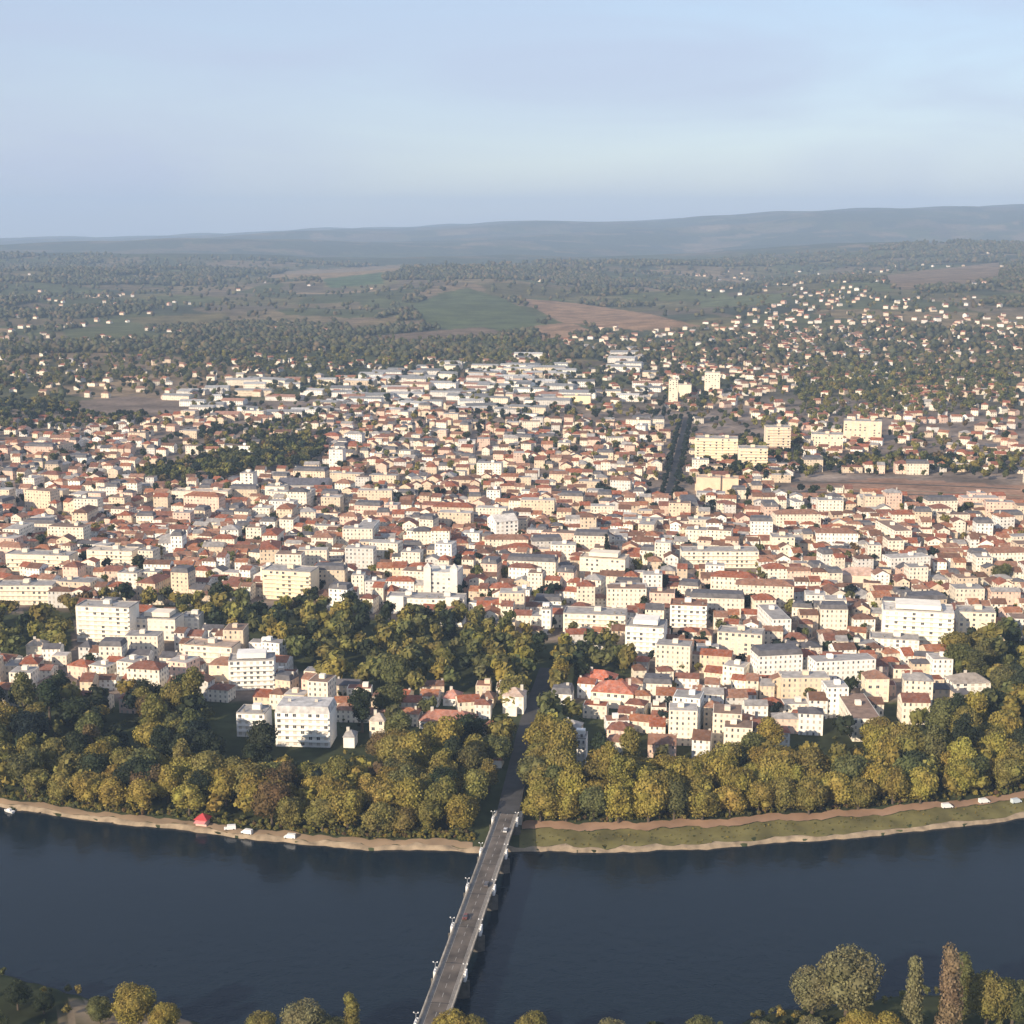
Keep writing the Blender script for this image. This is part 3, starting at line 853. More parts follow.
WH, CR, IV, GREYR, REDR, BRNR, PINK = (.82, .79, .72), (.80, .70, .55), (.80, .74, .62), (.33, .31, .285), (.34, .13, .075), (.24, .13, .085), (.46, .22, .16)
SLATE = (.15, .145, .15)
SP_ = [
    # --- waterfront quarter beyond the promenade
    ('apartment_block', 'tall pale cream apartment slab towering over the low houses, flat grey roof', 'apartment block', "the tall pale slab", 104, 643, 54, 34, 16, IV, GREYR, 'flat', 0, True, True),
    ('apartment_block', 'cream block beside the tall pale slab, with a lower stepped roof', 'apartment block', 'the cream stepped block', 156, 640, 40, 20, 16, CR, GREYR, 'flat', 0, True, False, steps_back),
    ('apartment_block', 'low cream wing filling the corner under the park trees', 'apartment block', None, 190, 632, 18, 14, 14, IV, GREYR, 'flat', 6, True),
    ('apartment_block', 'cream four-storey block in front of the park with brown flat top', 'apartment block', "the brown-topped block", 208, 663, 50, 16, 14, CR, (.36, .28, .22), 'flat', -4, True, True),
    ('apartment_block', 'bright white stepped block between the cream block and the dark gardens', 'apartment block', 'the bright white stepped block', 252, 690, 44, 28, 15, WH, GREYR, 'flat', 14, True, True, steps_back),
    ('apartment_block', 'pinkish sandy block tucked behind the bright white stepped block', 'apartment block', None, 222, 682, 26, 18, 12, (.76, .62, .46), BRNR, 'hip', 0, True),
    ('hotel', 'big white hotel front with tall facade standing among the dark waterside trees', 'hotel', "the white waterside hotel", 303, 747, 54, 34, 18, WH, (.5, .48, .45), 'mansard', 4, True, True),
    ('apartment_block', 'white block with paired balconies next to the big white hotel', 'apartment block', "the small balcony block", 251, 737, 28, 22, 14, (.80, .77, .71), GREYR, 'flat', 2, True, True),
    ('villa', 'red roofed villa with broad roof in the middle of the waterfront houses', 'villa', "the red waterfront villa", 153, 683, 30, 8, 16, IV, (.40, .13, .08), 'hip', 0, True),
    ('villa', 'sandy villa with beige hip roof at the wooded corner of the waterfront', 'villa', None, 36, 657, 18, 12, 10, CR, (.46, .36, .26), 'hip', 10, True),
    ('town_house', 'low brown roofed house half hidden by the waterside trees', 'house', None, 52, 690, 30, 6, 12, (.6, .5, .4), (.26, .17, .12), 'hip', -6, False),
    # --- villas in the wood by the bridge
    ('villa', 'narrow white villa rising out of the trees west of the avenue', 'villa', None, 377, 738, 15, 18, 10, CR, (.5, .42, .34), 'hip', 0, True),
    ('villa', 'little white house half buried in the waterside trees', 'villa', None, 413, 756, 11, 13, 9, WH, (.45, .40, .34), 'hip', 0, False),
    ('villa', 'small white house just beside the big white hotel', 'villa', None, 349, 748, 11, 12, 9, WH, GREYR, 'hip', 4, False),
    ('villa', 'long white villa under a long red roof in the wood near the bridge', 'villa', 'the long red roofed villa', 446, 730, 54, 10, 15, WH, (.34, .15, .10), 'hip', 0, True),
    ('villa', 'bright cream villa on the avenue corner before the park', 'villa', 'the bright avenue corner villa', 513, 714, 21, 19, 12, (.84, .78, .66), (.48, .36, .28), 'hip', 0, True, False, porch),
    ('villa', 'beige villa beside the bright corner villa', 'villa', None, 487, 708, 13, 11, 10, (.70, .58, .44), BRNR, 'hip', 0, True),
    ('villa', 'white villa with pinkish roof at the foot of the park', 'villa', None, 451, 706, 16, 9, 12, WH, PINK, 'hip', 0, True),
    ('villa', 'white square villa across the avenue from the bright corner villa', 'villa', 'the square white avenue villa', 561, 705, 21, 12, 12, WH, SLATE, 'mansard', 0, True),
    ('villa', 'long cream mansion under a long bright red roof', 'villa', 'the long red roofed mansion', 612, 706, 42, 15, 18, CR, (.42, .15, .09), 'hip', -6, True, False, porch),
    ('villa', 'second red roofed wing set back beside the long mansion', 'villa', None, 596, 686, 34, 6, 14, IV, (.46, .15, .09), 'hip', -8, False),
    ('town_house', 'tall narrow white house standing alone between the trees near the bridge', 'house', None, 581, 766, 9, 26, 10, WH, GREYR, 'flat', 0, True),
    ('town_house', 'small brown and white lodge at the trees beside the avenue', 'house', None, 497, 768, 9, 9, 8, IV, (.28, .13, .09), 'hip', 0, False),
    # --- behind the park
    ('hotel', 'long low white arcade building along the far edge of the park', 'hotel', 'the long white park arcade', 425, 613, 78, 14, 16, (.84, .78, .66), GREYR, 'flat', 3, True, False, wings),
    ('church', 'pale square church with two squat towers above the park', 'church', 'the pale twin towered church', 441, 599, 34, 26, 22, (.70, .67, .59), (.5, .48, .44), 'flat', 0, True, False, campanile),
    ('apartment_block', 'slender white tower block on the park corner', 'apartment block', 'the slender white tower', 546, 635, 9, 25, 10, WH, GREYR, 'flat', 0, True),
    ('hotel', 'broad cream hotel facing the end of the park', 'hotel', 'the broad cream park hotel', 594, 633, 62, 18, 18, (.84, .75, .60), GREYR, 'flat', 0, True, True),
    ('hotel', 'white hotel with ragged stepped roofline by the park edge', 'hotel', 'the stepped white park hotel', 644, 656, 38, 28, 20, (.85, .81, .72), GREYR, 'flat', -4, True, True, steps_back),
    ('apartment_block', 'white block with balconies next to the stepped white hotel', 'apartment block', None, 688, 628, 36, 22, 16, WH, BRNR, 'flat', 0, True, True),
    ('apartment_block', 'large sandy block behind the cream park hotel', 'apartment block', 'the large sandy block', 602, 581, 46, 22, 18, CR, (.5, .42, .33), 'flat', -6, True, False, steps_back),
    ('apartment_block', 'cream block standing at the far edge of the park trees, striped balconies', 'apartment block', "the cream park-side block", 287, 600, 50, 28, 18, (.80, .67, .47), GREYR, 'flat', -4, True, True),
    ('apartment_block', 'wide cream block above the dark park trees at the picture edge', 'apartment block', 'the wide cream edge block', 24, 605, 56, 18, 16, CR, GREYR, 'flat', 8, True, True),
    ('apartment_block', 'ivory slab behind the wide cream edge block', 'apartment block', None, 38, 572, 64, 16, 16, (.78, .68, .52), GREYR, 'flat', 0, True, True),
    ('apartment_block', 'sandy slab between dark courtyards, one street behind the park', 'apartment block', None, 110, 570, 46, 18, 16, CR, (.5, .44, .36), 'flat', 0, True, True),
    ('apartment_block', 'narrow cream block beside the shaded square behind the park', 'apartment block', None, 128, 590, 20, 16, 12, IV, GREYR, 'flat', 0, True),
    # --- the downstream quarter
    ('hotel', 'huge white palace hotel with jagged roofline above the wood', 'hotel', 'the huge white palace hotel', 917, 644, 66, 30, 24, (.86, .80, .68), (.55, .52, .47), 'flat', -4, True, True, steps_back),
    ('apartment_block', 'low white wing in front of the huge white palace', 'apartment block', None, 894, 652, 46, 12, 14, (.85, .79, .68), GREYR, 'flat', -4, True, False),
    ('apartment_block', 'cream block next to the huge palace, just before the wood', 'apartment block', "the palace's neighbour block", 976, 638, 34, 24, 16, (.82, .72, .54), GREYR, 'flat', 0, True, False),
    ('apartment_block', 'white house block with stepped front at the upper edge of the wood', 'apartment block', "the wood-edge block", 972, 696, 36, 14, 14, WH, (.3, .26, .22), 'hip', 14, True),
    ('apartment_block', 'long cream slab stretched along a side street, far from the river', 'apartment block', 'the long cream slab', 720, 568, 76, 16, 18, (.83, .74, .58), GREYR, 'flat', 8, True, True),
    ('apartment_block', 'long beige building with pinkish tint inside the red roofed quarter', 'apartment block', 'the long beige building', 860, 583, 38, 9, 16, (.72, .56, .44), (.5, .34, .26), 'hip', 0, False),
    ('apartment_block', 'square cream block with bright side wall among red roofs', 'apartment block', 'the square cream block', 783, 556, 22, 18, 16, (.82, .72, .52), GREYR, 'flat', 6, True),
    ('apartment_block', 'sandy double block among terraces behind the waterside wood', 'apartment block', None, 739, 656, 44, 22, 14, (.74, .62, .46), GREYR, 'flat', -8, True),
    ('apartment_block', 'cream L-shaped block near the wood, brown roof', 'apartment block', None, 877, 702, 22, 24, 12, (.82, .70, .52), BRNR, 'hip', 10, True),
    ('town_house', 'white house under a wide orange roof at the edge of the wood', 'house', 'the orange roofed house', 740, 735, 36, 12, 14, (.72, .6, .5), (.44, .19, .09), 'hip', -4, False),
    ('church', 'bright white chapel with a stubby tower deep among the red roofs', 'church', 'the bright white chapel', 507, 540, 24, 20, 20, (.85, .82, .75), (.6, .56, .5), 'gable', 30, True),
    # --- the high blocks further out
    ('apartment_block', 'broad sandy housing slab beyond the street of dark trees', 'apartment block', 'the broad sandy housing slab', 716, 461, 42, 22, 20, (.80, .66, .46), GREYR, 'flat', 0, True, True),
    ('apartment_block', 'cream housing slab in front of the tall sandy tower', 'apartment block', None, 753, 471, 28, 22, 20, (.80, .66, .46), GREYR, 'flat', 4, True, True),
    ('apartment_block', 'tall sandy tower block, tallest of the outer housing slabs', 'apartment block', 'the tall sandy tower', 778, 454, 24, 26, 18, (.76, .62, .45), GREYR, 'flat', 8, True, True),
    ('apartment_block', 'wide cream slab by the outer tree belt', 'apartment block', 'the wide outer slab', 827, 449, 30, 14, 18, (.78, .65, .47), GREYR, 'flat', 0, True),
    ('apartment_block', 'sandy slab with higher middle, farthest along the outer tree belt', 'apartment block', 'the outer sandy slab', 862, 442, 36, 20, 18, (.72, .58, .42), GREYR, 'flat', -4, True),
    ('apartment_block', 'bright low cream block right at the foot of the broad sandy housing slab', 'apartment block', None, 766, 469, 20, 8, 14, (.86, .78, .62), GREYR, 'flat', 0, False),
    ('apartment_block', 'slim cream tower at the far end of the dark street', 'apartment block', 'the slim cream tower', 673, 402, 9, 22, 16, (.80, .68, .50), GREYR, 'flat', 0, True),
    ('apartment_block', 'low slab attached beside the slim cream tower', 'apartment block', None, 684, 397, 14, 12, 14, (.76, .66, .5), GREYR, 'flat', 0, False),
    ('apartment_block', 'square cream tower standing alone in the far tree belt', 'apartment block', 'the square cream tower', 712, 393, 15, 20, 18, (.80, .70, .53), GREYR, 'flat', 0, True),
    ('apartment_block', 'yellowish low slab among the far works sheds', 'apartment block', 'the yellowish slab', 577, 404, 27, 8, 16, (.82, .68, .44), GREYR, 'flat', 0, False),
    ('apartment_block', 'twin sandy block, nearer one, below the housing slabs', 'apartment block', None, 708, 494, 24, 16, 16, (.68, .54, .38), (.5, .38, .28), 'flat', 0, False),
    ('apartment_block', 'twin sandy block, farther from the dark street, below the housing slabs', 'apartment block', None, 729, 494, 18, 15, 16, (.70, .55, .38), (.5, .38, .28), 'flat', 0, False),
    ('apartment_block', 'white tower block beside the dark tree patch', 'apartment block', "the tree-patch tower", 247, 494, 13, 20, 14, (.80, .74, .64), GREYR, 'flat', 0, True),
    ('apartment_block', 'long cream slab between the tree patch and the red roofs', 'apartment block', "the tree-patch slab", 200, 504, 56, 12, 16, (.80, .70, .54), (.5, .42, .34), 'flat', 4, True),
    ('apartment_block', 'cream block beside a dark grey shed, beyond the tree patch', 'apartment block', None, 275, 500, 20, 13, 14, (.82, .74, .58), GREYR, 'flat', 0, False),
    ('apartment_block', 'white block past the grey shed, above brown roofs', 'apartment block', None, 336, 468, 14, 18, 14, (.80, .75, .66), GREYR, 'flat', 0, True),
    ('warehouse', 'long dark grey roofed shed beside the tree patch', 'warehouse', 'the dark grey shed', 302, 490, 50, 6, 34, (.4, .38, .36), (.13, .125, .14), 'gable', 6, False),
    ('warehouse', 'pale grey roofed hall below the wide field of roofs', 'warehouse', None, 355, 545, 22, 8, 24, (.5, .5, .48), (.36, .37, .36), 'gable', 0, False),
]
for s in SP_: special(*s)

# ------------------------------------------------------------------ the streets of houses
NO_HOUSE = [PARK, WOOD_L, WOOD_C, WOOD_CR, WOOD_R, PATCH_T, [(770, 498), (800, 474), (1030, 474), (1030, 508), (930, 500), (840, 496)],
            [(630, 505), (630, 505), (632, 506)]]
HOUSES, BLOCKS, VILLAS, SHEDS = [], [], [], []
FOOT = []


def add_building(lst, x, y, w, d, h, style, rise, rz, wc, tc, z=None):
    z = float(height(x, y)) if z is None else z
    px, py = pix(x, y, z + h)
    if not (-240 < px < 1264): return
    dist = math.sqrt(x * x + y * y + H * H)
    if y < 1150: FOOT.append((x, y, .5 * max(w, d)))
    lst.append(dict(x=x, y=y, z=z, w=w, d=d, h=h, style=style, rise=rise, rz=rz, wc=wc, tc=tc, size=(w * (h + d * .3) / dist ** 2 if -15 < px < 1039 else 0), px=float(px), py=float(pix(x, y, z)[1])))


def town():
    a = 700.0
    row = 0
    while a < 2420:
        a += random.uniform(21, 29)
        row += 1
        b = -1300.0
        nxt = -1280; turn = da = 0
        while b < 1300:
            w = random.choice((7, 8, 9, 10, 11, 12, 13, 15, 19)) * random.uniform(.9, 1.1)
            if b > nxt: b += 9; nxt = b + random.uniform(35, 90); turn = random.gauss(0, 6); da = random.uniform(-5, 5); continue
            cb = b + w / 2; b += w + (.02 if random.random() < .72 else random.uniform(2, 9))
            aa = a + da + random.uniform(-2.5, 2.5)
            x, y = aa * U[0] + cb * V[0], aa * U[1] + cb * V[1]
            px, py = pix(x, y, G)
            if not (-230 < px < 1254): continue
            if any(inside(p, px, py) for p in (NO_HOUSE[:1] if 345 < px < 640 and py < 742 else NO_HOUSE)): continue
            q = max(0, 1 - (py - 428) / 60)                       # looser towards the outskirts
            left_quarter = px < 330 and py > 640
            grove = py > 640 and 330 < px < 560
            if grove and (py > 745 or py < 682 or random.random() < .35): continue
            if py > 720 and 560 <= px < 640 and random.random() < .5: continue
            if px < 330 and py > 712: continue
            if py < 430 - 12 * math.sin(px / 160.0) + (18 if px < 140 else 0) - (14 if 340 < px < 700 else 0): continue
            if px > 790 and py < 470: continue
            if 140 < px < 330 and 425 < py < 470 and random.random() < .6: continue
            if random.random() < .11 + .2 * q: continue
            if on_road(x, y, 5): continue
            if not footprint_clear(x, y, w / 2): continue
            if py > 590 and any(abs(px - q[4]) < q[6] / 2 + 6 and q[5] - 2 < py < q[5] + q[7] * .25 + 5 for q in SP_): continue
            wn = pick(CREAM, CW if py > 520 or random.random() < .25 else CWF); tn = pick(TILE, TW)
            r = random.random()
            rz = -HEAD + R_(turn + random.gauss(0, 2.5)) + (math.pi / 2 if random.random() < .2 else 0) + (R_(8) if px > 760 else 0)
            big = py > 505
            villa_land = 330 < px < 650 and py > 676
            if r < (.20 if big else .08) and not villa_land:                          # an apartment block
                w2 = w * random.uniform(1.2, 2.2); h = random.uniform(12, 19) if big else random.uniform(9, 14)
                st = random.choice(('flat', 'flat', 'flat', 'hip', 'mansard'))
                tc = pick([('grey', (.30, .28, .26)), ('pale', (.42, .39, .35)), ('brown', (.22, .15, .11))], [3, 2, 2]) if st != 'hip' else tn
                if st == 'mansard': tc = ('slate', (.12, .115, .12))
                add_building(BLOCKS, x, y, w2, random.uniform(12, 15), h, st, 3.0, rz, wn, tc); b += w2 - w
            else:
                h = random.choice((6, 7, 8.5, 9, 9.5, 11, 12)) * random.uniform(.92, 1.1) if big else random.choice((4.5, 6, 6.5, 7, 8, 9))
                st = random.choices(('gable', 'hip', 'mansard', 'flat'), (6, 3.2, .7, .9))[0]
                d = random.uniform(9, 12.5)
                if villa_land: h = random.choice((5, 6, 7)); st = 'hip'
                tc = tn if st not in ('flat', 'mansard') else (pick([('grey', (.30, .28, .26)), ('pale', (.44, .40, .36))], [2, 2]) if st == 'flat' else ('slate', (.12, .115, .12)))
                add_building(HOUSES, x, y, w, d, h, st, d / 2 * random.uniform(.36, .56) if st != 'mansard' else 2.8, rz, wn, tc)


town()


def scatter(poly, spacing, fn, keep=1.0, r=random):
    """points spread over the ground seen inside a pixel outline"""
    poly = widen(poly)
    xs = [p[0] for p in poly]; ys = [p[1] for p in poly]
    A = [at(px, py) for px in (min(xs), max(xs)) for py in (max(min(ys), 262), max(ys))]
    X0, X1 = min(p[0] for p in A), max(p[0] for p in A); Y0, Y1 = min(p[1] for p in A), max(p[1] for p in A)
    gx = np.arange(X0, X1, spacing); gy = np.arange(Y0, Y1, spacing)
    GX, GY = np.meshgrid(gx, gy)
    GX = GX + rng.uniform(-.42, .42, GX.shape) * spacing + (np.arange(len(gy)) % 2)[:, None] * spacing * .5; GY = GY + rng.uniform(-.42, .42, GX.shape) * spacing
    GX, GY = GX.ravel(), GY.ravel(); GZ = height(GX, GY)
    px, py = pix(GX, GY, GZ)
    m = inside(poly, px, py) & (rng.random(GX.shape) < keep)
    for x, y, z, a, c in zip(GX[m], GY[m], GZ[m], px[m], py[m]): fn(float(x), float(y), float(z), float(a), float(c))


def infill(x, y, z, px, py):
    """small houses in the gaps left between the streets near the river"""
    if on_road(x, y, 5) or not footprint_clear(x, y, 5, 1): return
    if any(inside(p, px, py) for p in NO_HOUSE) and not (345 < px < 640 and 690 < py < 742): return
    if any((x - a) ** 2 + (y - c) ** 2 < (r_ + 5.5) ** 2 for a, c, r_ in FOOT): return
    if any(abs(px - q[4]) < q[6] / 2 + 6 and q[5] - 2 < py < q[5] + q[7] * .25 + 5 for q in SP_): return
    d = random.uniform(8, 10)
    add_building(HOUSES, x, y, random.uniform(8, 14), d, random.uniform(5.5, 9), random.choice(('gable', 'hip', 'gable', 'flat')), d / 2 * .45, -HEAD + R_(random.gauss(0, 8)), pick(CREAM, CW), pick(TILE, TW), z)


scatter([(0, 604), (200, 600), (380, 600), (560, 634), (640, 622), (1024, 590), (1024, 660), (990, 692), (850, 716), (740, 742), (650, 742), (560, 712), (345, 742), (345, 690), (240, 700), (60, 690), (0, 672)], 11, infill, .9)
scatter([(0, 520), (1024, 520), (1024, 592), (640, 624), (560, 634), (380, 602), (0, 604)], 12, infill, .8)


def villa(x, y, z, px, py):
    if on_road(x, y, 6) or not footprint_clear(x, y, 8): return
    if any(inside(p, px, py) for p, _ in PATCH): return
    w = random.uniform(9, 15); d = random.uniform(8, 11)
    add_building(VILLAS, x, y, w, d, random.uniform(4.5, 8), random.choice(('gable', 'hip', 'gable')), d / 2 * .5, -HEAD + R_(random.gauss(0, 22)), pick(CREAM, [4, 3, 4, 3, 2.5, 3, 1]), pick(TILE, TW), z)


def shed(x, y, z, px, py):
    if not footprint_clear(x, y, 12): return
    w = random.uniform(22, 58); d = random.uniform(16, 30)
    tc = pick([('pale', (.38, .375, .36)), ('grey', (.25, .25, .245)), ('white', (.52, .51, .48)), ('dark', (.16, .16, .16)), ('rusty', (.34, .18, .12))], [3, 4, 1.2, 2, 1.4])
    add_building(SHEDS, x, y, w, d, random.uniform(6, 10), 'gable', d * .1, -HEAD + R_(random.gauss(0, 8)), pick(CREAM, [3, 6, 3, 1, .5, 1, 4]), tc, z)


scatter([(325, 380), (430, 364), (560, 366), (575, 405), (520, 416), (330, 418)], 52, shed, .8)
scatter([(150, 400), (240, 380), (325, 376), (330, 420), (200, 424)], 54, shed, .5)
scatter([(520, 352), (640, 345), (660, 400), (570, 412), (520, 400)], 44, shed, .28)
scatter([(330, 362), (560, 350), (760, 335), (770, 400), (690, 412), (330, 415)], 30, villa, .28)
scatter([(735, 300), (840, 290), (930, 305), (1024, 300), (1024, 352), (900, 356), (740, 362)], 50, villa, .36)
scatter([(790, 362), (1010, 358), (1015, 408), (800, 422)], 30, villa, .24)
scatter([(560, 330), (760, 318), (1024, 318), (1024, 372), (760, 372), (560, 352)], 34, villa, .45)
scatter([(0, 318), (330, 318), (420, 345), (330, 385), (0, 400)], 52, villa, .22)
scatter([(690, 270), (1024, 262), (1024, 300), (720, 305)], 90, villa, .3)
scatter([(730, 340), (800, 335), (870, 335), (870, 358), (740, 366)], 30, villa, .5)
scatter([(0, 290), (120, 290), (330, 330), (330, 382), (0, 395)], 60, villa, .11)
scatter([(0, 365), (340, 360), (340, 425), (0, 425)], 36, villa, .18)
scatter([(0, 425), (140, 420), (140, 450), (0, 445)], 20, villa, .55)
scatter([(770, 418), (900, 405), (1024, 400), (1024, 420), (900, 440), (790, 445)], 22, villa, .42)
scatter([(790, 440), (1024, 432), (1024, 462), (800, 468)], 22, villa, .50)
scatter([(870, 370), (1024, 345), (1024, 400), (880, 398)], 34, villa, .2)
scatter([(640, 360), (800, 360), (800, 425), (690, 428)], 27, villa, .26)
scatter([(560, 255), (1024, 235), (1024, 300), (700, 300)], 130, villa, .10)
scatter([(0, 258), (540, 255), (540, 300), (0, 300)], 150, villa, .05)
scatter([(890, 392), (1024, 376), (1024, 390), (900, 402)], 22, villa, .55)
scatter([(915, 243), (985, 238), (985, 252), (920, 254)], 80, villa, .5)


def side_word(x, y, L):
    dx, dy = x - L[1], y - L[2]
    if abs(dy) > abs(dx) * .9: return 'behind' if dy > 0 else 'in front of'
    toward = abs(x) < abs(L[1]) if x * L[1] > 0 else abs(L[1]) < 30
    return 'bridge side of' if toward else 'outer side of'


def name_all(items, kindword, catgroup):
    """a label for each building: its look, then where it stands by the nearest landmark, then how near it"""
    for h in items:
        L = min(LAND, key=lambda l: (h['x'] - l[1]) ** 2 + (h['y'] - l[2]) ** 2)
        h['L'] = L; h['dl'] = math.hypot(h['x'] - L[1], h['y'] - L[2])
        st = {1: 'one', 2: 'two', 3: 'three', 4: 'four', 5: 'five', 6: 'six'}.get(max(1, min(6, round(h['h'] / 3.0))))
        rf = {'flat': 'flat', 'gable': 'gable', 'hip': 'hipped', 'mansard': 'mansard'}[h['style']]
        wd = 'narrow ' if h['w'] < 10 else 'wide ' if h['w'] > 17 else ''
        h['look'] = f"{wd}{h['wc'][0]} {kindword} with {h['tc'][0]} {rf} roof"
        if h['style'] != 'flat' or kindword != 'block': h['look'] = f"{wd}{h['wc'][0]} {kindword}, {h['tc'][0]} {rf} roof"
        h['rel'] = f"{side_word(h['x'], h['y'], L)} {L[0]}"
        h['st'] = st
    seen = {}
    for h in items: seen.setdefault((h['look'], h['rel']), []).append(h)
    for (look, rel), g in seen.items():
        g.sort(key=lambda h: h['dl'])
        for i, h in enumerate(g):
            if len(g) == 1: lab = f'{look}, {rel}'
            else: lab = f'{look}, {ordinal(i)} nearest {rel}'
            if len(lab.split()) > 16: lab = lab.replace(' house,', ',', 1) if False else ' '.join(lab.replace('narrow ', '').replace('wide ', '').split())
            h['label'] = lab


def build_things(items, name, cat, group, kindword, limit, want_chimney=True):
    items.sort(key=lambda h: -h['size'])
    top = items[:limit]; rest = items[limit:]
    name_all(top, kindword, group)
    for h in top:
        t = empty(name, (h['x'], h['y'], h['z']), h['rz'], h['label'], cat, group)
        W, Rf, C = MB(), MB(), MB() if want_chimney else None
        house_faces(h['w'], h['d'], h['h'], h['style'], h['rise'], (W, Rf, C))
        W.build('wall', M['wall'], t, h['wc'][1])
        rf = Rf.build('roof', M['flat'] if h['style'] == 'flat' else M['roof'], t, h['tc'][1])
        if C: C.build('roof_hut' if h['style'] == 'flat' else 'chimney', M['facade'] if h['style'] == 'flat' else M['stone'], rf, h['wc'][1])
    return rest


class Tx:
    """sends the faces of one house into a shared mesh, turned and coloured"""
    def __init__(s, mb, h, mi, c): s.mb, s.mi, s.c = mb, mi, c; s.co, s.si = math.cos(h['rz']), math.sin(h['rz']); s.h = h
    def t(s, p): return (s.h['x'] + p[0] * s.co - p[1] * s.si, s.h['y'] + p[0] * s.si + p[1] * s.co, s.h['z'] + p[2])
    def face(s, pts, mi=0, uv=None, c=None): s.mb.face([s.t(p) for p in pts], s.mi, uv, s.c)
    wall = MB.wall
    box = MB.box


rest = []
rest += build_things(HOUSES, 'town_house', 'house', 'town houses in streets behind the river', 'house', 300)
rest += build_things(BLOCKS, 'apartment_block', 'apartment block', 'apartment blocks among the town houses', 'block', 190)
rest += build_things(VILLAS, 'suburban_house', 'house', 'houses among the trees of the outskirts', 'cottage', 120, False)
rest += build_things(SHEDS, 'warehouse', 'warehouse', 'works sheds on the edge of town', 'shed', 50, False)
mass = MB()
for h in rest:
    W, Rf = Tx(mass, h, 0, h['wc'][1]), Tx(mass, h, 1, h['tc'][1])
    house_faces(h['w'], h['d'], h['h'], h['style'], h['rise'], (W, Rf, None))
o = mass.build('distant_houses', [M['wall_a'], M['roof_a']]); o['kind'] = 'stuff'
o['label'] = 'mass of small far houses filling the town and its outskirts'

# ------------------------------------------------------------------ trees


def ico(sub):
    g = bmesh.new(); bmesh.ops.create_icosphere(g, subdivisions=sub, radius=1)
    v = np.array([w.co[:] for w in g.verts]); f = np.array([[x.index for x in q.verts] for q in g.faces]); g.free()
    return v, f


ICO1, ICO2 = ico(1), ico(2)


def crown_arrays(r, R, z0, z1, shape, nl, nq, qs, core=.78):
    """leaf clumps (quads as two triangles) spread over lobes, with a darker solid heart behind them"""
    lob = []
    hh = (z1 - z0) / 2; zc = (z0 + z1) / 2
    for i in range(nl):
        if shape == 'cone':
            f = (i + .5) / nl; lr = R * (1.02 - .85 * f) * .62 + .35; a = r.uniform(0, 6.28); k = R * (1 - f) * .38
            lob.append((k * math.cos(a), k * math.sin(a), z0 + (z1 - z0) * f, lr, lr * 1.1))
        elif shape == 'column':
            f = (i + .5) / nl; lr = R * (.95 - .5 * abs(f - .4)); a = r.uniform(0, 6.28)
            lob.append((R * .22 * math.cos(a), R * .22 * math.sin(a), z0 + (z1 - z0) * f, lr, lr * 1.25))
        else:
            while True:
                p = r.uniform(-1, 1, 3)
                if np.dot(p, p) < 1 and p[2] > -.75: break
            lr = R * r.uniform(.36, .56)
            lob.append((p[0] * (R - lr), p[1] * (R - lr), zc + p[2] * max(.2, hh - lr * .8), lr, lr * .85))
    lob = np.array(lob)
    w = lob[:, 3] ** 2; w /= w.sum()
    li = r.choice(nl, nq, p=w)
    d = r.normal(size=(nq, 3)); d[:, 2] += .25; d /= np.linalg.norm(d, axis=1)[:, None]
    P = lob[li, :3] + d * np.stack([lob[li, 3], lob[li, 3], lob[li, 4]], 1) * r.uniform(.82, 1.08, (nq, 1))
    keep = np.ones(nq, bool)
    for j in range(nl):
        q = (P - lob[j, :3]) / np.array((lob[j, 3], lob[j, 3], lob[j, 4]))
        keep &= ~((np.einsum('ij,ij->i', q, q) < .62) & (li != j))
    P, d = P[keep], d[keep]; n = len(P)
    nm = d + r.normal(size=(n, 3)) * .55; nm /= np.linalg.norm(nm, axis=1)[:, None]
    tA = np.cross(nm, r.normal(size=(n, 3))); tA /= np.linalg.norm(tA, axis=1)[:, None]
    tB = np.cross(nm, tA)
    s = qs * r.uniform(.55, 1.25, (n, 1))
    Vq = np.stack([P - tA * s, P - tB * s * .8, P + tA * s, P + tB * s * .8], 1).reshape(-1, 3)
    idx = np.arange(n * 4).reshape(n, 4)
    Fq = np.concatenate([idx[:, [0, 1, 2]], idx[:, [0, 2, 3]]])
    Vs, Fs, off = [Vq], [Fq], len(Vq)
    if core:
        cv, cf = ICO1
        for l in lob:
            k = 1 + r.uniform(-.15, .12, (len(cv), 1))
            Vs.append(cv * k * np.array((l[3], l[3], l[4])) * core + l[:3]); Fs.append(cf + off); off += len(cv)
    return np.concatenate(Vs), np.concatenate(Fs)


def trunk_mb(h, zc, R):
    m = MB(); k = 7; r0 = .035 * h
    def tube(p, q, a, b_):
        p, q = Vector(p), Vector(q); ax = (q - p).normalized(); s = ax.orthogonal().normalized(); t = ax.cross(s)
        for i in range(k):
            u, w = 2 * math.pi * i / k, 2 * math.pi * (i + 1) / k
            e = lambda c, rr, an: c + (s * math.cos(an) + t * math.sin(an)) * rr
            m.face([e(p, a, u), e(p, a, w), e(q, b_, w), e(q, b_, u)])
    tube((0, 0, -.6), (0, 0, zc * .75), r0, r0 * .7)
    for i in range(5):
        a = i * 1.26 + .3
        tube((0, 0, zc * .7), (math.cos(a) * R * .5, math.sin(a) * R * .5, zc * 1.15), r0 * .5, r0 * .15)
    return m


PROTO = {}


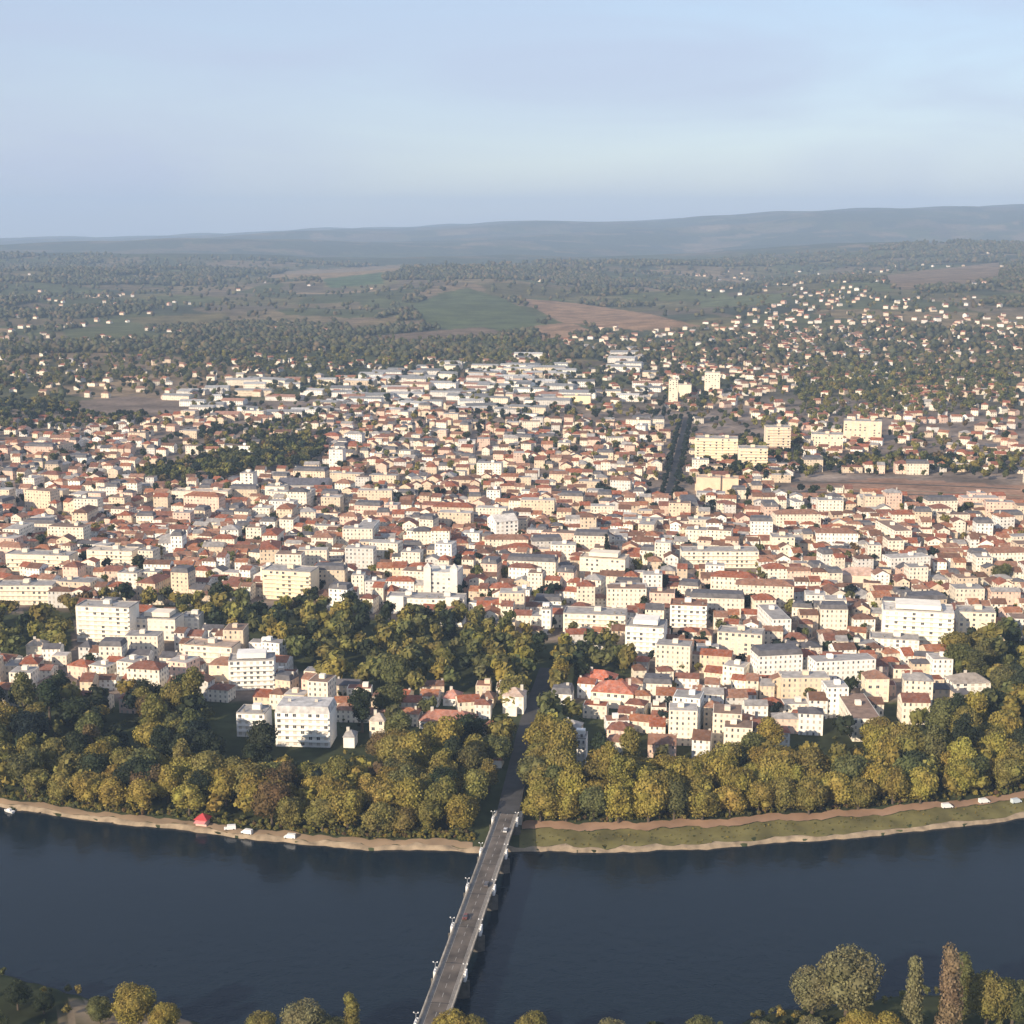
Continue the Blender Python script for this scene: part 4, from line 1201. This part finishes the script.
def proto(kind):
    if kind in PROTO: return PROTO[kind]
    shapes = {'plane': (8.2, 1.0, 16, 'round', 16, 4200, .47), 'broad': (7.2, 1.4, 16, 'round', 13, 3600, .45), 'tall': (5.6, 2.5, 19, 'round', 13, 3000, .44),
              'near': (7.6, 1.0, 15.5, 'round', 17, 9500, .30), 'column': (2.6, 1.2, 19, 'column', 9, 3200, .30), 'conifer': (4.0, 1.4, 18, 'cone', 8, 2200, .40)}
    out = []
    R, z0, z1, sh, nl, nq, qs = shapes[kind]
    for i in range(4 if kind in ('plane', 'broad', 'near') else 3):
        r = np.random.default_rng(100 + i * 7 + len(kind))
        Vs, Fs = crown_arrays(r, R, z0, z1, sh, nl + i % 3, nq, qs)
        me = np_mesh('crown', Vs, Fs, M['leaf'])
        to = trunk_mb(z1, (z0 + z1) / 2, R).build('trunk', M['bark']); tm = to.data; bpy.data.objects.remove(to)
        out.append((me, tm, R, z1))
    PROTO[kind] = out
    return out


TREES = []     # dicts
FARLEAF = [(.078, .080, .040), (.100, .092, .045), (.058, .062, .034), (.125, .098, .055), (.066, .072, .040)]
LEAF = {'golden olive': (.24, .198, .046), 'olive': (.18, .16, .045), 'dull green': (.105, .110, .040), 'dark green': (.030, .040, .020), 'russet': (.13, .09, .042), 'pale russet': (.19, .14, .08), 'pale green': (.17, .16, .075), 'blue-green': (.018, .028, .022)}


def leafc(w):
    n = random.choices(list(w), list(w.values()))[0]; k = random.uniform(.8, 1.2)
    return n, tuple(min(.35, c * k * random.uniform(.94, 1.06)) for c in LEAF[n])


def add_tree(x, y, z, kind, sc, leaf, zone):
    if on_road(x, y, -2): return
    px, py = pix(x, y, z)
    if any((x - a) ** 2 + (y - c) ** 2 < (r_ + 2.5) ** 2 for a, c, r_ in FOOT): return
    if zone != 'x':
        for q in SP_:
            if abs(px - q[4]) < q[6] / 2 + (9 if q[5] > 680 else 5) and q[5] - 3 < py < q[5] + min(q[7] * .6 + 12, 26 if q[5] > 680 else 14): return
    if not (-240 < px < 1264): return
    dist = math.sqrt(x * x + y * y + (H - z) ** 2)
    TREES.append(dict(x=x, y=y, z=z, kind=kind, sc=sc, leaf=leaf, zone=zone, size=(sc / dist if -30 < px < 1054 else 0), px=float(px), py=float(py)))


def row(t0, t1, d, step, kind, smin, smax, w, zone):
    t = t0
    while t < t1:
        r = float(FAR(t)) + d + random.uniform(-2.5, 2.5); a = math.radians(t + random.uniform(-.12, .12))
        x, y = r * math.sin(a), r * math.cos(a)
        if random.random() > .06: add_tree(x, y, float(height(x, y)), kind, random.uniform(smin, smax), leafc(w), zone)
        t += math.degrees(step / r) * random.uniform(.85, 1.15)


GOLD = {'golden olive': 6, 'olive': 3, 'russet': .6, 'dull green': .6}
GOLDR = {'golden olive': 7, 'olive': 2.5, 'dull green': .5}
ROW_L, ROW_R = 'upstream promenade rows', 'downstream promenade rows'
for d in (13.5, 25, 37, 49): row(-24, -1.75, d, 12.0, 'plane', .95, 1.2, GOLD, ROW_L)
for d in (25.5, 37, 50, 64): row(1.2, 24, d, 12.5, 'plane', .95, 1.2, GOLDR, ROW_R)


for i in range(len(AVE) - 1):                  # the avenue's own trees
    A, B = AVE[i], AVE[i + 1]; d = (B - A) / np.linalg.norm(B - A); n = int(np.linalg.norm(B - A) / 11)
    for k in range(n):
        for sd_ in (-1, 1):
            if i == 0 and k < 2: continue
            q = A + (B - A) * (k + .5) / n + np.array([d[1], -d[0]]) * sd_ * 11.5
            add_tree(float(q[0]), float(q[1]), G, random.choice(('plane', 'tall')), random.uniform(.95, 1.25), leafc({'olive': 3, 'dull green': 3, 'golden olive': 1}), 'avenue rows')


def wood(poly, sp, keep, w, zone, kinds=('broad', 'broad', 'tall', 'plane'), smin=.9, smax=1.45, gaps=True):
    def f(x, y, z, px, py):
        if gaps and any(inside(g, px, py) for g in DARK_GAPS): return
        if not footprint_clear(x, y, 2, -1): return
        for q in SP_:                                        # do not stand right in front of a facade read off the photograph
            if abs(px - q[4]) < q[6] / 2 + 4 and q[5] - 2 < py < q[5] + q[7] * .55: return
        add_tree(x, y, z, random.choice(kinds), random.uniform(smin, smax), leafc(w), zone)
    scatter(poly, sp, f, keep)


MIX_L = {'dark green': 3.2, 'dull green': 3, 'olive': 3, 'golden olive': 1.2, 'russet': .7, 'blue-green': 1.2}
MIX_R = {'olive': 5, 'golden olive': 4, 'dull green': 2.2, 'dark green': 1.2}
wood(WOOD_L, 14, .95, MIX_L, 'wood upstream of the bridge')
wood([(345, 690), (540, 690), (515, 760), (400, 770), (350, 760)], 15, .8, {'olive': 4, 'dull green': 4, 'dark green': 3, 'golden olive': 1, 'russet': .6}, 'grove beside the avenue', gaps=False)
wood(WOOD_C, 14, .95, {'olive': 4, 'dull green': 3, 'golden olive': 2, 'dark green': 1.5, 'russet': .8}, 'grove beside the bridge end')
wood(WOOD_CR, 14, .97, MIX_R, 'wood downstream of the bridge')
wood(WOOD_R, 15, .95, {'dull green': 4, 'olive': 3, 'dark green': 2}, 'wood beside the palace hotel')
wood(PARK, 14.5, .92, {'olive': 5, 'golden olive': 2, 'dull green': 3, 'dark green': 1.6, 'russet': .8}, 'long park', ('broad', 'plane', 'broad'), .85, 1.2, True)
wood([(40, 640), (300, 640), (345, 700), (345, 745), (200, 740), (60, 712)], 24, .5, MIX_L, 'gardens of the waterfront houses', ('broad', 'tall', 'conifer'), .6, .95)
# single trees the photograph shows
for px, py, k, s, lf, lab in [
    (160, 742, 'plane', 1.15, 'golden olive', 'big round golden tree, broadest of the waterside wood'), (58, 752, 'conifer', 1.05, 'dull green', 'upright green conifer at the edge of the dark waterside clearing'),
    (200, 770, 'broad', .85, 'dull green', 'rounded green tree before the dark clearing in the waterside wood'), (247, 785, 'plane', .85, 'golden olive', 'round yellow tree below the big white hotel'),
    (1000, 584, 'plane', 1.05, 'dull green', 'broad green tree alone among the red roofs'), (606, 568, 'conifer', 1.3, 'blue-green', 'dark cedar standing beside the large sandy block'),
    (618, 570, 'conifer', 1.0, 'blue-green', 'second dark conifer beside the large sandy block'),
    (452, 640, 'conifer', .9, 'blue-green', 'dark conifer rising from the olive park trees'), (486, 672, 'conifer', .8, 'blue-green', 'small dark conifer at the lower edge of the park'),
    (820, 798, 'broad', .75, 'pale green', 'small pale tree at the shady gap of the wood'), (840, 772, 'broad', .8, 'olive', 'rounded olive tree between the two shady gaps of the wood')]:
    x, y, z = at(px, py); n0 = len(TREES)
    add_tree(x, y, z, k, s, (lf, LEAF[lf]), 'x')
    if len(TREES) > n0: TREES[-1]['label'] = lab; TREES[-1]['size'] *= 3
# the near bank
for px, py, k, s, lf, lab in [
    (846, 1012, 'near', 1.16, 'pale green', 'large pale rounded tree on the near bank, largest by the water'), (812, 1010, 'near', .92, 'pale green', 'smaller pale tree leaning beside the large pale one'),
    (946, 1046, 'column', 1.1, 'pale russet', 'slim russet poplar on the near bank'), (910, 1040, 'column', .95, 'pale green', 'slim pale green poplar beside the russet one'),
    (962, 1010, 'column', .9, 'dull green', 'thin dull poplar at the water edge of the near bank'), (986, 1022, 'near', .9, 'olive', 'bushy olive tree past the poplars'),
    (1012, 1018, 'near', .9, 'dull green', 'green bushy tree at the corner of the near bank'), (858, 1040, 'near', .7, 'golden olive', 'low golden tree below the large pale tree'),
    (888, 1050, 'near', .7, 'golden olive', 'yellow bush between the pale tree and the poplars'), (812, 1046, 'near', .6, 'pale green', 'little pale bush below the leaning pale tree'),
    (135, 1024, 'near', .8, 'golden olive', 'yellow tree beside the track on the near bank'), (18, 1004, 'near', .5, 'dark green', 'dark tree in the corner of the near bank'),
    (-6, 1034, 'near', .55, 'dull green', 'green tree cut by the corner of the picture'), (44, 1008, 'near', .4, 'dark green', 'dark bush beside the corner tree'), (100, 1018, 'near', .5, 'dull green', 'low green bush by the track'),
    (165, 1030, 'near', .5, 'golden olive', 'little golden bush at the track end'), (262, 1042, 'near', .6, 'olive', 'olive tree top between the track and the bridge'),
    (305, 1048, 'near', .8, 'pale green', 'pale green tree top halfway to the bridge'), (330, 1050, 'near', .7, 'dull green', 'dull green bush halfway to the bridge'), (352, 1046, 'column', .75, 'olive', 'narrow tree top nearest the bridge on the track side'),
    (452, 1052, 'near', .7, 'golden olive', 'yellow tree top hugging the near bridge end'), (474, 1054, 'near', .6, 'olive', 'olive tree top past the near bridge end'), (530, 1052, 'near', .7, 'olive', 'rounded olive tree top in the open reach'),
    (610, 1054, 'near', .65, 'pale green', 'pale tree top in the open reach'), (700, 1050, 'near', .6, 'dull green', 'green tree top toward the large pale tree'), (762, 1046, 'near', .6, 'pale green', 'pale bush toward the large pale tree')]:
    s *= 1.4
    x, y, z = at(px, min(py + 6, 1075)); n0 = len(TREES)
    add_tree(x, y, z, k, s, (lf, LEAF[lf]), 'x')
    if len(TREES) > n0: TREES[-1]['label'] = lab; TREES[-1]['size'] *= 3

TREES.sort(key=lambda t: -t['size'])
FIRST, EXTRA = TREES[:300], TREES[300:]
KNAME = {'near': 'broadleaf_tree', 'plane': 'broadleaf_tree', 'broad': 'broadleaf_tree', 'tall': 'broadleaf_tree', 'column': 'poplar_tree', 'conifer': 'conifer_tree'}
lab = {}
for t in FIRST:
    sz = 'large' if t['sc'] > .98 else 'small' if t['sc'] < .78 else 'middling'
    kd = {'tall': 'tall narrow tree', 'conifer': 'conifer', 'column': 'poplar'}.get(t['kind'], 'rounded tree')
    t['dist_b'] = math.hypot(t['x'] - BB[0], t['y'] - BB[1])
    if 'label' not in t: lab.setdefault((f"{sz} {t['leaf'][0]} {kd}", t['zone']), []).append(t)
for (look, zone), g in lab.items():
    g.sort(key=lambda t: t['dist_b'])
    for i, t in enumerate(g): t['label'] = f'{look}, {zone}' + (f', {ordinal(i)} from the bridge' if len(g) > 1 else '')
for i, t in enumerate(FIRST):
    me, tm, R, z1 = random.choice(proto(t['kind']))
    e = empty(KNAME[t['kind']], (t['x'], t['y'], t['z']), random.uniform(0, 6.28), t['label'], 'tree', 'trees of the river banks and the park')
    e.scale = (t['sc'] * random.uniform(.92, 1.08),) * 2 + (t['sc'] * random.uniform(.84, 1.22),)
    link('crown', me, e, t['leaf'][1]); link('trunk', tm, e)

# the rest of the trees: courtyards, streets, outskirts
FARP = []      # x, y, z, radius, colour


def far_tree(x, y, z, px, py, w, r0=3.2, r1=5.6):
    if on_road(x, y, -4) or not footprint_clear(x, y, 1, -2): return
    if px and any(inside(p_, px, py) for p_ in (PATCH[8][0], PATCH[5][0])): return
    FARP.append((x, y, z, random.uniform(r0, r1), leafc(w)[1]))


MIX_F = {'olive': 3, 'dull green': 5, 'dark green': 1.5, 'russet': 1}
MIX_T = {'dull green': 3, 'dark green': 4, 'olive': 3, 'russet': .6, 'blue-green': 1.5}
for t in EXTRA: FARP.append((t['x'], t['y'], t['z'], 7 * t['sc'], t['leaf'][1]))
ft = lambda w, a, c: (lambda x, y, z, px, py: far_tree(x, y, z, px, py, w, a, c))
scatter(PATCH_T, 11, ft(MIX_T, 4.5, 6.5), .95)
scatter([(200, 432), (320, 420), (330, 445), (260, 452), (190, 462)], 13, ft(MIX_T, 4, 6), .55)
scatter([(0, 425), (340, 412), (700, 410), (1024, 480), (1024, 690), (640, 740), (560, 640), (380, 606), (0, 606)], 19, ft(MIX_T, 2.8, 5.6), .55)
scatter([(740, 440), (800, 436), (806, 478), (745, 482)], 13, ft(MIX_T, 4, 6), .8)
scatter([(800, 462), (1024, 460), (1024, 482), (930, 474), (800, 474)], 12, ft(MIX_T, 4, 6), .9)
scatter([(700, 462), (740, 466), (745, 482), (700, 480)], 12, ft(MIX_T, 4, 6), .8)
for p in [((395, 503), 4), ((240, 545), 5), ((150, 580), 7), ((320, 585), 6), ((80, 560), 4), ((470, 575), 6), ((600, 495), 4), ((640, 600), 6), ((690, 650), 5), ((780, 660), 6), ((320, 600), 5), ((740, 610), 6), ((860, 690), 5), ((470, 435), 6), ((430, 500), 4), ((800, 520), 6), ((690, 545), 5), ((550, 600), 5), ((905, 600), 6)]:
    (cx, cy), n = p
    for i in range(n):
        x, y, z = at(cx + random.uniform(-12, 12), cy + random.uniform(-6, 6)); far_tree(x, y, z, 0, 0, {'dark green': 4, 'blue-green': 3, 'dull green': 1}, 4, 6.2)
A, B, _ = ROADS[-1]                       # the tree-lined street
for i in range(46):
    for s in (-1, 1):
        p = A + (B - A) * (i + .5) / 46; d = (B - A) / np.linalg.norm(B - A)
        q = p + np.array([d[1], -d[0]]) * s * random.uniform(5.5, 8)
        FARP.append((float(q[0]), float(q[1]), G, random.uniform(3, 4.6), LEAF['blue-green']))
# outskirts and country
scatter([(790, 362), (1010, 358), (1015, 408), (800, 422)], 17, ft(MIX_F, 4.5, 6.5), .62)
scatter([(0, 345), (560, 338), (560, 366), (330, 370), (60, 388), (0, 392)], 21, ft(MIX_F, 4.5, 7), .5)
scatter([(0, 400), (130, 408), (150, 425), (60, 432), (0, 428)], 15, ft(MIX_T, 5, 7), .7)
scatter([(330, 360), (700, 350), (720, 415), (560, 422), (330, 418), (0, 420), (0, 395)], 24, ft(MIX_T, 4, 6), .55)
scatter([(640, 340), (1024, 340), (1024, 462), (690, 425)], 26, ft(MIX_F, 3.6, 6), .42)
scatter([(735, 290), (1024, 290), (1024, 345), (735, 345)], 44, ft(MIX_F, 4.5, 7), .3)


def country():
    n = 108000
    r = np.sqrt(rng.uniform(2300 ** 2, 8800 ** 2, n)); r = 2300 + (8800 - 2300) * rng.power(1.5, n)
    th = rng.uniform(-24, 24, n)
    x, y = r * np.sin(np.radians(th)), r * np.cos(np.radians(th))
    z = height(x, y); px, py = pix(x, y, z)
    w = woods(x, y) > -.02
    w |= (rng.random(n) < .045)                       # hedgerow and garden trees
    for poly, _ in PATCH: w &= ~inside(poly, px, py)
    w &= (r > 2500) | (py < 415)
    w &= ~((px > 600) & (py > 296) & (rng.random(n) < .5))        # the built-up slope is only half wooded
    x, y, z, r = x[w], y[w], z[w], r[w]
    rad = rng.uniform(5, 8.5, len(x)) * (1 + .35 * ss(4000, 8000, r))
    cs = np.array(FARLEAF)
    c = cs[rng.integers(0, len(cs), len(x))] * rng.uniform(.8, 1.2, (len(x), 1))
    return np.stack([x, y, z], 1), rad, c


def blob_mesh(name, P, rad, cols, tmpls, m):
    Vs, Fs, Cs, off = [], [], [], 0
    which = rng.integers(0, len(tmpls), len(P))
    for k, (tv, tf) in enumerate(tmpls):
        s = which == k
        p, r_, c = P[s], rad[s], cols[s]
        n = len(p)
        if not n: continue
        a = rng.uniform(0, 6.28, n); ca, sa = np.cos(a), np.sin(a)
        sx = r_ * rng.uniform(.85, 1.15, n); sz = r_ * rng.uniform(.85, 1.25, n)
        X = tv[None, :, 0] * ca[:, None] - tv[None, :, 1] * sa[:, None]; Y = tv[None, :, 0] * sa[:, None] + tv[None, :, 1] * ca[:, None]
        Vv = np.stack([X * sx[:, None] + p[:, 0:1], Y * sx[:, None] + p[:, 1:2], tv[None, :, 2] * sz[:, None] + p[:, 2:3]], -1)
        Vs.append(Vv.reshape(-1, 3))
        Fs.append((tf[None] + (np.arange(n) * len(tv))[:, None, None] + off).reshape(-1, 3))
        Cs.append(np.repeat(c, len(tv), 0)); off += n * len(tv)
    me = np_mesh(name, np.concatenate(Vs), np.concatenate(Fs), m, np.concatenate(Cs))
    return link(name, me)


tm = [crown_arrays(np.random.default_rng(40 + i), 1.0, .25, 2.3, 'round', 6, 150, .21, .8) for i in range(5)]
fp = FARP
P = np.array([f[:3] for f in fp]); rd = np.array([f[3] for f in fp]); cc = np.array([f[4] for f in fp])
o = blob_mesh('distant_trees', P, rd, cc, tm, M['leaf_a']); o['kind'] = 'stuff'; o['label'] = 'smaller trees scattered between the far houses and gardens'
tm2 = []
for i in range(6):
    r = np.random.default_rng(70 + i); Vs, Fs, off = [], [], 0
    for j in range(2):
        v, f = ICO1; k = 1 + r.uniform(-.28, .28, (len(v), 1)); q = r.uniform(-.35, .35, 3)
        Vs.append(v * k * np.array((.85, .85, .8)) + np.array((q[0], q[1], .95 + q[2]))); Fs.append(f + off); off += len(v)
    tm2.append((np.concatenate(Vs), np.concatenate(Fs)))
P, rd, cc = country()
o = blob_mesh('woodland', P, rd, cc, tm2, M['wood_a']); o['kind'] = 'stuff'; o['label'] = 'woods and hedgerows over the far country'

for i, k in enumerate((0, 5, 10, 16)):
    m_ = MB(); prev = None
    for px_ in range(792, 1030, 12):
        x, y, z = at(px_, 485 + k * .7 + 8 * ((px_ - 792) / 238) ** 1.6 - (3 if i == 0 else 0)); cur = ((x, y - 2.2, z + .3), (x, y + 2.2, z + .3))
        if prev: m_.face([prev[0], cur[0], cur[1], prev[1]])
        prev = cur
    structure(m_.build('railway_track', M['bank'] if i == 1 else M['dark_stone']))
up = []
for i in range(1500):                       # bushes and tall weeds along the edge of the woods
    left = i % 2
    t_ = random.uniform(-20, -1.5) if left else random.uniform(1.0, 20)
    d_ = abs(random.gauss(0, 3.2)) + (8.6 if left else 25) + (6 if not left and random.random() < .5 else 0)
    r_ = float(FAR(t_)) + d_; a_ = math.radians(t_); x, y = r_ * math.sin(a_), r_ * math.cos(a_)
    if on_road(x, y, -2): continue
    up.append((x, y, float(height(x, y)) - .3, random.uniform(.5, 1.5), leafc({'olive': 3, 'dull green': 3, 'golden olive': 2, 'russet': 1})[1]))
for i in range(420):                        # scrub on the near bank
    t_ = random.uniform(-23, 23); d_ = 3 + 75 * random.random() ** 1.5
    r_ = float(NEAR(t_)) - d_; a_ = math.radians(t_); x, y = r_ * math.sin(a_), r_ * math.cos(a_)
    if abs((x - b0[0]) * BV[0] + (y - b0[1]) * BV[1]) < 9: continue
    px_, py_ = pix(x, y, 4)
    if 50 < px_ < 215 and py_ < 1040 and random.random() < .6: continue
    up.append((x, y, float(height(x, y)) - .3, random.uniform(.6, 2.0), leafc({'olive': 3, 'dull green': 4, 'dark green': 2, 'golden olive': 1})[1]))
for i in range(260):                        # tufts on the river meadow
    t_ = random.uniform(.8, 20); d_ = random.uniform(4, 17)
    r_ = float(FAR(t_)) + d_; a_ = math.radians(t_); x, y = r_ * math.sin(a_), r_ * math.cos(a_)
    up.append((x, y, float(height(x, y)) - .1, random.uniform(.2, .55), leafc({'olive': 3, 'golden olive': 2, 'dull green': 2})[1]))
for poly, n in ((WOOD_L, 500), (WOOD_C, 300), (WOOD_CR, 500), (PARK, 500)):
    k = 0
    while k < n:
        px_, py_ = random.uniform(min(p[0] for p in poly), max(p[0] for p in poly)), random.uniform(min(p[1] for p in poly), max(p[1] for p in poly))
        k += 1
        if not inside(poly, px_, py_): continue
        x, y, z = at(px_, py_)
        if on_road(x, y, -2) or not footprint_clear(x, y, 1, 0): continue
        up.append((x, y, z - .3, random.uniform(.6, 1.9), leafc({'olive': 2, 'dull green': 4, 'dark green': 3})[1]))
o = blob_mesh('undergrowth', np.array([f[:3] for f in up]), np.array([f[3] for f in up]), np.array([f[4] for f in up]), tm, M['leaf_a']); o['kind'] = 'stuff'; o['label'] = 'bushes and tall weeds below the trees and along the paths'

# ------------------------------------------------------------------ small things on the banks and the bridge


def lathe(m, y, z, r, x0, x1, mi=0, k=12):
    for i in range(k):
        a, c = 2 * math.pi * i / k, 2 * math.pi * (i + 1) / k
        p, q = (y + r * math.cos(a), z + r * math.sin(a)), (y + r * math.cos(c), z + r * math.sin(c))
        m.face([(x0, *p), (x0, *q), (x1, *q), (x1, *p)], mi)
        m.face([(x0, y, z), (x0, *q), (x0, *p)], mi); m.face([(x1, y, z), (x1, *p), (x1, *q)], mi)


def profile(m, prof, w, mi=0):
    """a side outline (y, z) swept across the width"""
    n = len(prof)
    for i in range(n):
        (a, c), (d, e) = prof[i], prof[(i + 1) % n]
        m.face([(-w, a, c), (w, a, c), (w, d, e), (-w, d, e)], mi)
    m.face([(-w, *p) for p in reversed(prof)], mi); m.face([(w, *p) for p in prof], mi)


def make_vehicle(name, kind, colour):
    t = empty(name, (0, 0, 0))
    b_ = MB()
    if kind == 'van':
        pr = [(-2.6, .35), (2.4, .35), (2.6, .6), (2.6, 1.0), (1.9, 1.25), (1.2, 2.1), (.9, 2.2), (-2.5, 2.2), (-2.6, 2.05)]; w = .95
        profile(b_, pr, w); b_.build('body', M['paint'], t, colour)
        g = MB(); g.face([(-.8, 1.87, 1.30), (.8, 1.87, 1.30), (.8, 1.25, 2.06), (-.8, 1.25, 2.06)][::-1]); 
        for v in range(len(g.v)): g.v[v] = (g.v[v][0], g.v[v][1] + .03, g.v[v][2] + .03)
        g.build('windscreen', M['glass'], t)
        wy = (-1.7, 1.75)
    else:
        pr = [(-2.1, .35), (2.0, .35), (2.15, .55), (2.1, .85), (1.1, .98), (-1.9, .98), (-2.15, .85)]; w = .86
        profile(b_, pr, w); b_.build('body', M['paint'], t, colour)
        c = MB(); y0, y1 = [(-1.8, .985), (1.0, .985)], [(-1.25, 1.45), (.25, 1.45)]
        lo = [(-.80, -1.8, .985), (.80, -1.8, .985), (.80, 1.0, .985), (-.80, 1.0, .985)]; hi = [(-.62, -1.25, 1.43), (.62, -1.25, 1.43), (.62, .25, 1.43), (-.62, .25, 1.43)]
        for i in range(4): c.face([lo[i], lo[(i + 1) % 4], hi[(i + 1) % 4], hi[i]], 0)
        c.build('cabin_glass', M['glass'], t)
        r = MB(); r.box(-.64, .64, -1.27, .27, 1.435, 1.49, bottom=True); r.build('roof', M['paint'], t, colour)
        wy = (-1.35, 1.35)
    for y in wy:
        for s in (-1, 1):
            m = MB(); lathe(m, y, .33, .33, *sorted((s * (w - .2), s * (w + .02)))); m.build('wheel', M['tyre'], t)
    return t


def place(t, px, py, rz, label, cat, group=None, z=None):
    x, y, g = at(px, py); t.location = (x, y, g + .12 if z is None else z); t.rotation_euler = (0, 0, rz); tag(t, label, cat, group)


VG = 'white vans on the river banks'
van = make_vehicle('parked_van', 'van', (.8, .79, .76))
place(van, 247, 834, R_(70), 'white van parked farther from the red kiosk on the bank path', 'van', VG)
for px, py, rz, lab in [(230, 830, R_(100), 'white van parked next to the red kiosk on the bank path'), (947, 808, R_(-80), 'white van standing on the promenade nearest the bridge'),
                        (984, 803, R_(-75), 'white van farther along the promenade, below the trees'), (290, 839, R_(80), 'white van parked alone on the bank path, past the kiosk pair')]:
    place(copy_tree(van), px, py, rz, lab, 'van', VG)
pv = make_vehicle('parked_van', 'van', (.55, .62, .66)); place(pv, 1016, 803, R_(-70), 'pale blue van at the very end of the promenade', 'van', VG)


def kiosk():
    t = empty('kiosk', (0, 0, 0))
    m = MB(); m.box(-2.6, 2.6, -2.2, 2.2, -.5, 2.7); m.build('wall', M['facade'], t, (.62, .42, .36))
    r = MB(); q = [(-3.4, -3, 2.71), (3.4, -3, 2.71), (3.4, 3, 2.71), (-3.4, 3, 2.71)]
    for i in range(4): r.face([q[i], q[(i + 1) % 4], (0, 0, 5.2)])
    r.face(q[::-1]); r.build('roof', M['paint'], t, (.42, .05, .05))
    a = MB(); a.face([(-2.6, -2.202, 2.3), (-2.6, -4.6, 1.9), (2.6, -4.6, 1.9), (2.6, -2.202, 2.3)][::-1]); a.face([(-2.6, -2.202, 2.22), (2.6, -2.202, 2.22), (2.6, -4.6, 1.82), (-2.6, -4.6, 1.82)][::-1])
    a.build('awning', M['paint'], t, (.75, .32, .30))
    return t


place(kiosk(), 203, 824, R_(-12), 'red roofed kiosk with pink awning on the river path', 'kiosk')


def boat():
    t = empty('moored_boat', (0, 0, 0)); m = MB()
    n = 9; prev = None
    for i in range(n):
        y = -3 + 6 * i / (n - 1); k = 1.05 * (1 - max(0, (y - .2) / 2.9) ** 2) if y > .2 else 1.05
        cur = [(-k * .55, y, -.25), (-k, y, .75), (k, y, .75), (k * .55, y, -.25)]
        if prev:
            for a in range(3): m.face([prev[a], cur[a], cur[a + 1], prev[a + 1]])
        else: m.face(cur)
        prev = cur
    m.build('hull', M['white'], t)
    c = MB(); c.box(-.7, .7, -1.2, .6, .752, 1.6); c.build('cabin', M['white'], t)
    g = MB(); g.box(-.6, .6, .602, .63, 1.05, 1.5); g.build('windscreen', M['glass'], t)
    return t


bo = boat(); bx, by = ground_pt(9, 812, 0); bo.location = (bx, by, 0.1); bo.rotation_euler = (0, 0, R_(60)); tag(bo, 'small white cabin boat moored against the far bank', 'boat')

for x, y, c, cn, where in [(1.8, BLEN * .62, (.10, .09, .09), 'dark grey', 'midway across the bridge, heading for the town'), (-1.8, BLEN * .47, (.16, .05, .035), 'dull red', 'on the bridge, coming from the town'),
                           (1.8, BLEN * .9, (.55, .54, .52), 'silver', 'on the bridge close to the town end')]:
    t = make_vehicle('car', 'car', c); t.location = (*bpt(x, y), DECK + .013); t.rotation_euler = (0, 0, -BHEAD + (math.pi if x < 0 else 0)); tag(t, f'{cn} car {where}', 'car', 'cars crossing the bridge')

# ------------------------------------------------------------------ air
m = bpy.data.materials.new('air'); m.use_nodes = True; nt = m.node_tree
nt.nodes.remove(nt.nodes['Principled BSDF'])
v = nt.nodes.new('ShaderNodeVolumePrincipled')
v.inputs['Color'].default_value = (.54, .74, 1.0, 1); v.inputs['Density'].default_value = 6.6e-5; v.inputs['Anisotropy'].default_value = 0.0
nt.links.new(v.outputs[0], nt.nodes['Material Output'].inputs['Volume'])
b = MB(); b.box(-24500, 24500, -900, 25000, -8, 640, bottom=True)
hz = b.build('haze', m); hz['kind'] = 'stuff'; hz['label'] = 'thin blue air over the whole valley'

# ------------------------------------------------------------------ light, sky, camera
sd = Vector((math.sin(SUN_AZ) * math.cos(SUN_EL), math.cos(SUN_AZ) * math.cos(SUN_EL), math.sin(SUN_EL)))
L = bpy.data.lights.new('sun', 'SUN'); L.energy = 5.0; L.angle = R_(.5); L.color = (1.0, .83, .63)
so = bpy.data.objects.new('sun', L); col.objects.link(so); so.rotation_euler = sd.to_track_quat('Z', 'Y').to_euler(); so.location = (0, 0, 800)

w = bpy.data.worlds.new('World'); scene.world = w; w.use_nodes = True
nt = w.node_tree; bg = nt.nodes['Background']
sk = nt.nodes.new('ShaderNodeTexSky'); sk.sky_type = 'NISHITA'; sk.sun_disc = False
sk.sun_elevation = SUN_EL; sk.sun_rotation = SUN_AZ % (2 * math.pi); sk.air_density = 1.0; sk.dust_density = .3; sk.ozone_density = 2.0
ns, ln = nt.nodes, nt.links                      # a thin milky veil of high cloud over the clear sky
tcw = ns.new('ShaderNodeTexCoord'); mp = ns.new('ShaderNodeMapping'); mp.inputs['Scale'].default_value = (1.6, 1.6, 9); ln.new(tcw.outputs['Generated'], mp.inputs['Vector'])
nz = ns.new('ShaderNodeTexNoise'); nz.inputs['Scale'].default_value = 1.7; nz.inputs['Detail'].default_value = 6; nz.inputs['Distortion'].default_value = .6; ln.new(mp.outputs[0], nz.inputs['Vector'])
vf = ramp(ns, ln, nz.outputs['Fac'], .45, .88)
ln.new(mixc(ns, ln, vf, sk.outputs[0], (3.6, 4.0, 5.3)), bg.inputs['Color']); bg.inputs['Strength'].default_value = .103

cam = bpy.data.cameras.new('camera'); co = bpy.data.objects.new('camera', cam); col.objects.link(co)
co.location = (0, 0, H); co.rotation_euler = (math.pi / 2 - PITCH, 0, 0)
cam.sensor_width = 36; cam.lens = 36 * F / 1024; cam.clip_start = 1; cam.clip_end = 60000
scene.camera = co
vs = scene.view_settings
vs.view_transform = 'Standard'; vs.look = 'None'; vs.gamma = 1; vs.exposure = 0.56; vs.use_curve_mapping = False
scene.cycles.max_bounces = 6; scene.cycles.volume_bounces = 0; scene.cycles.transparent_max_bounces = 8
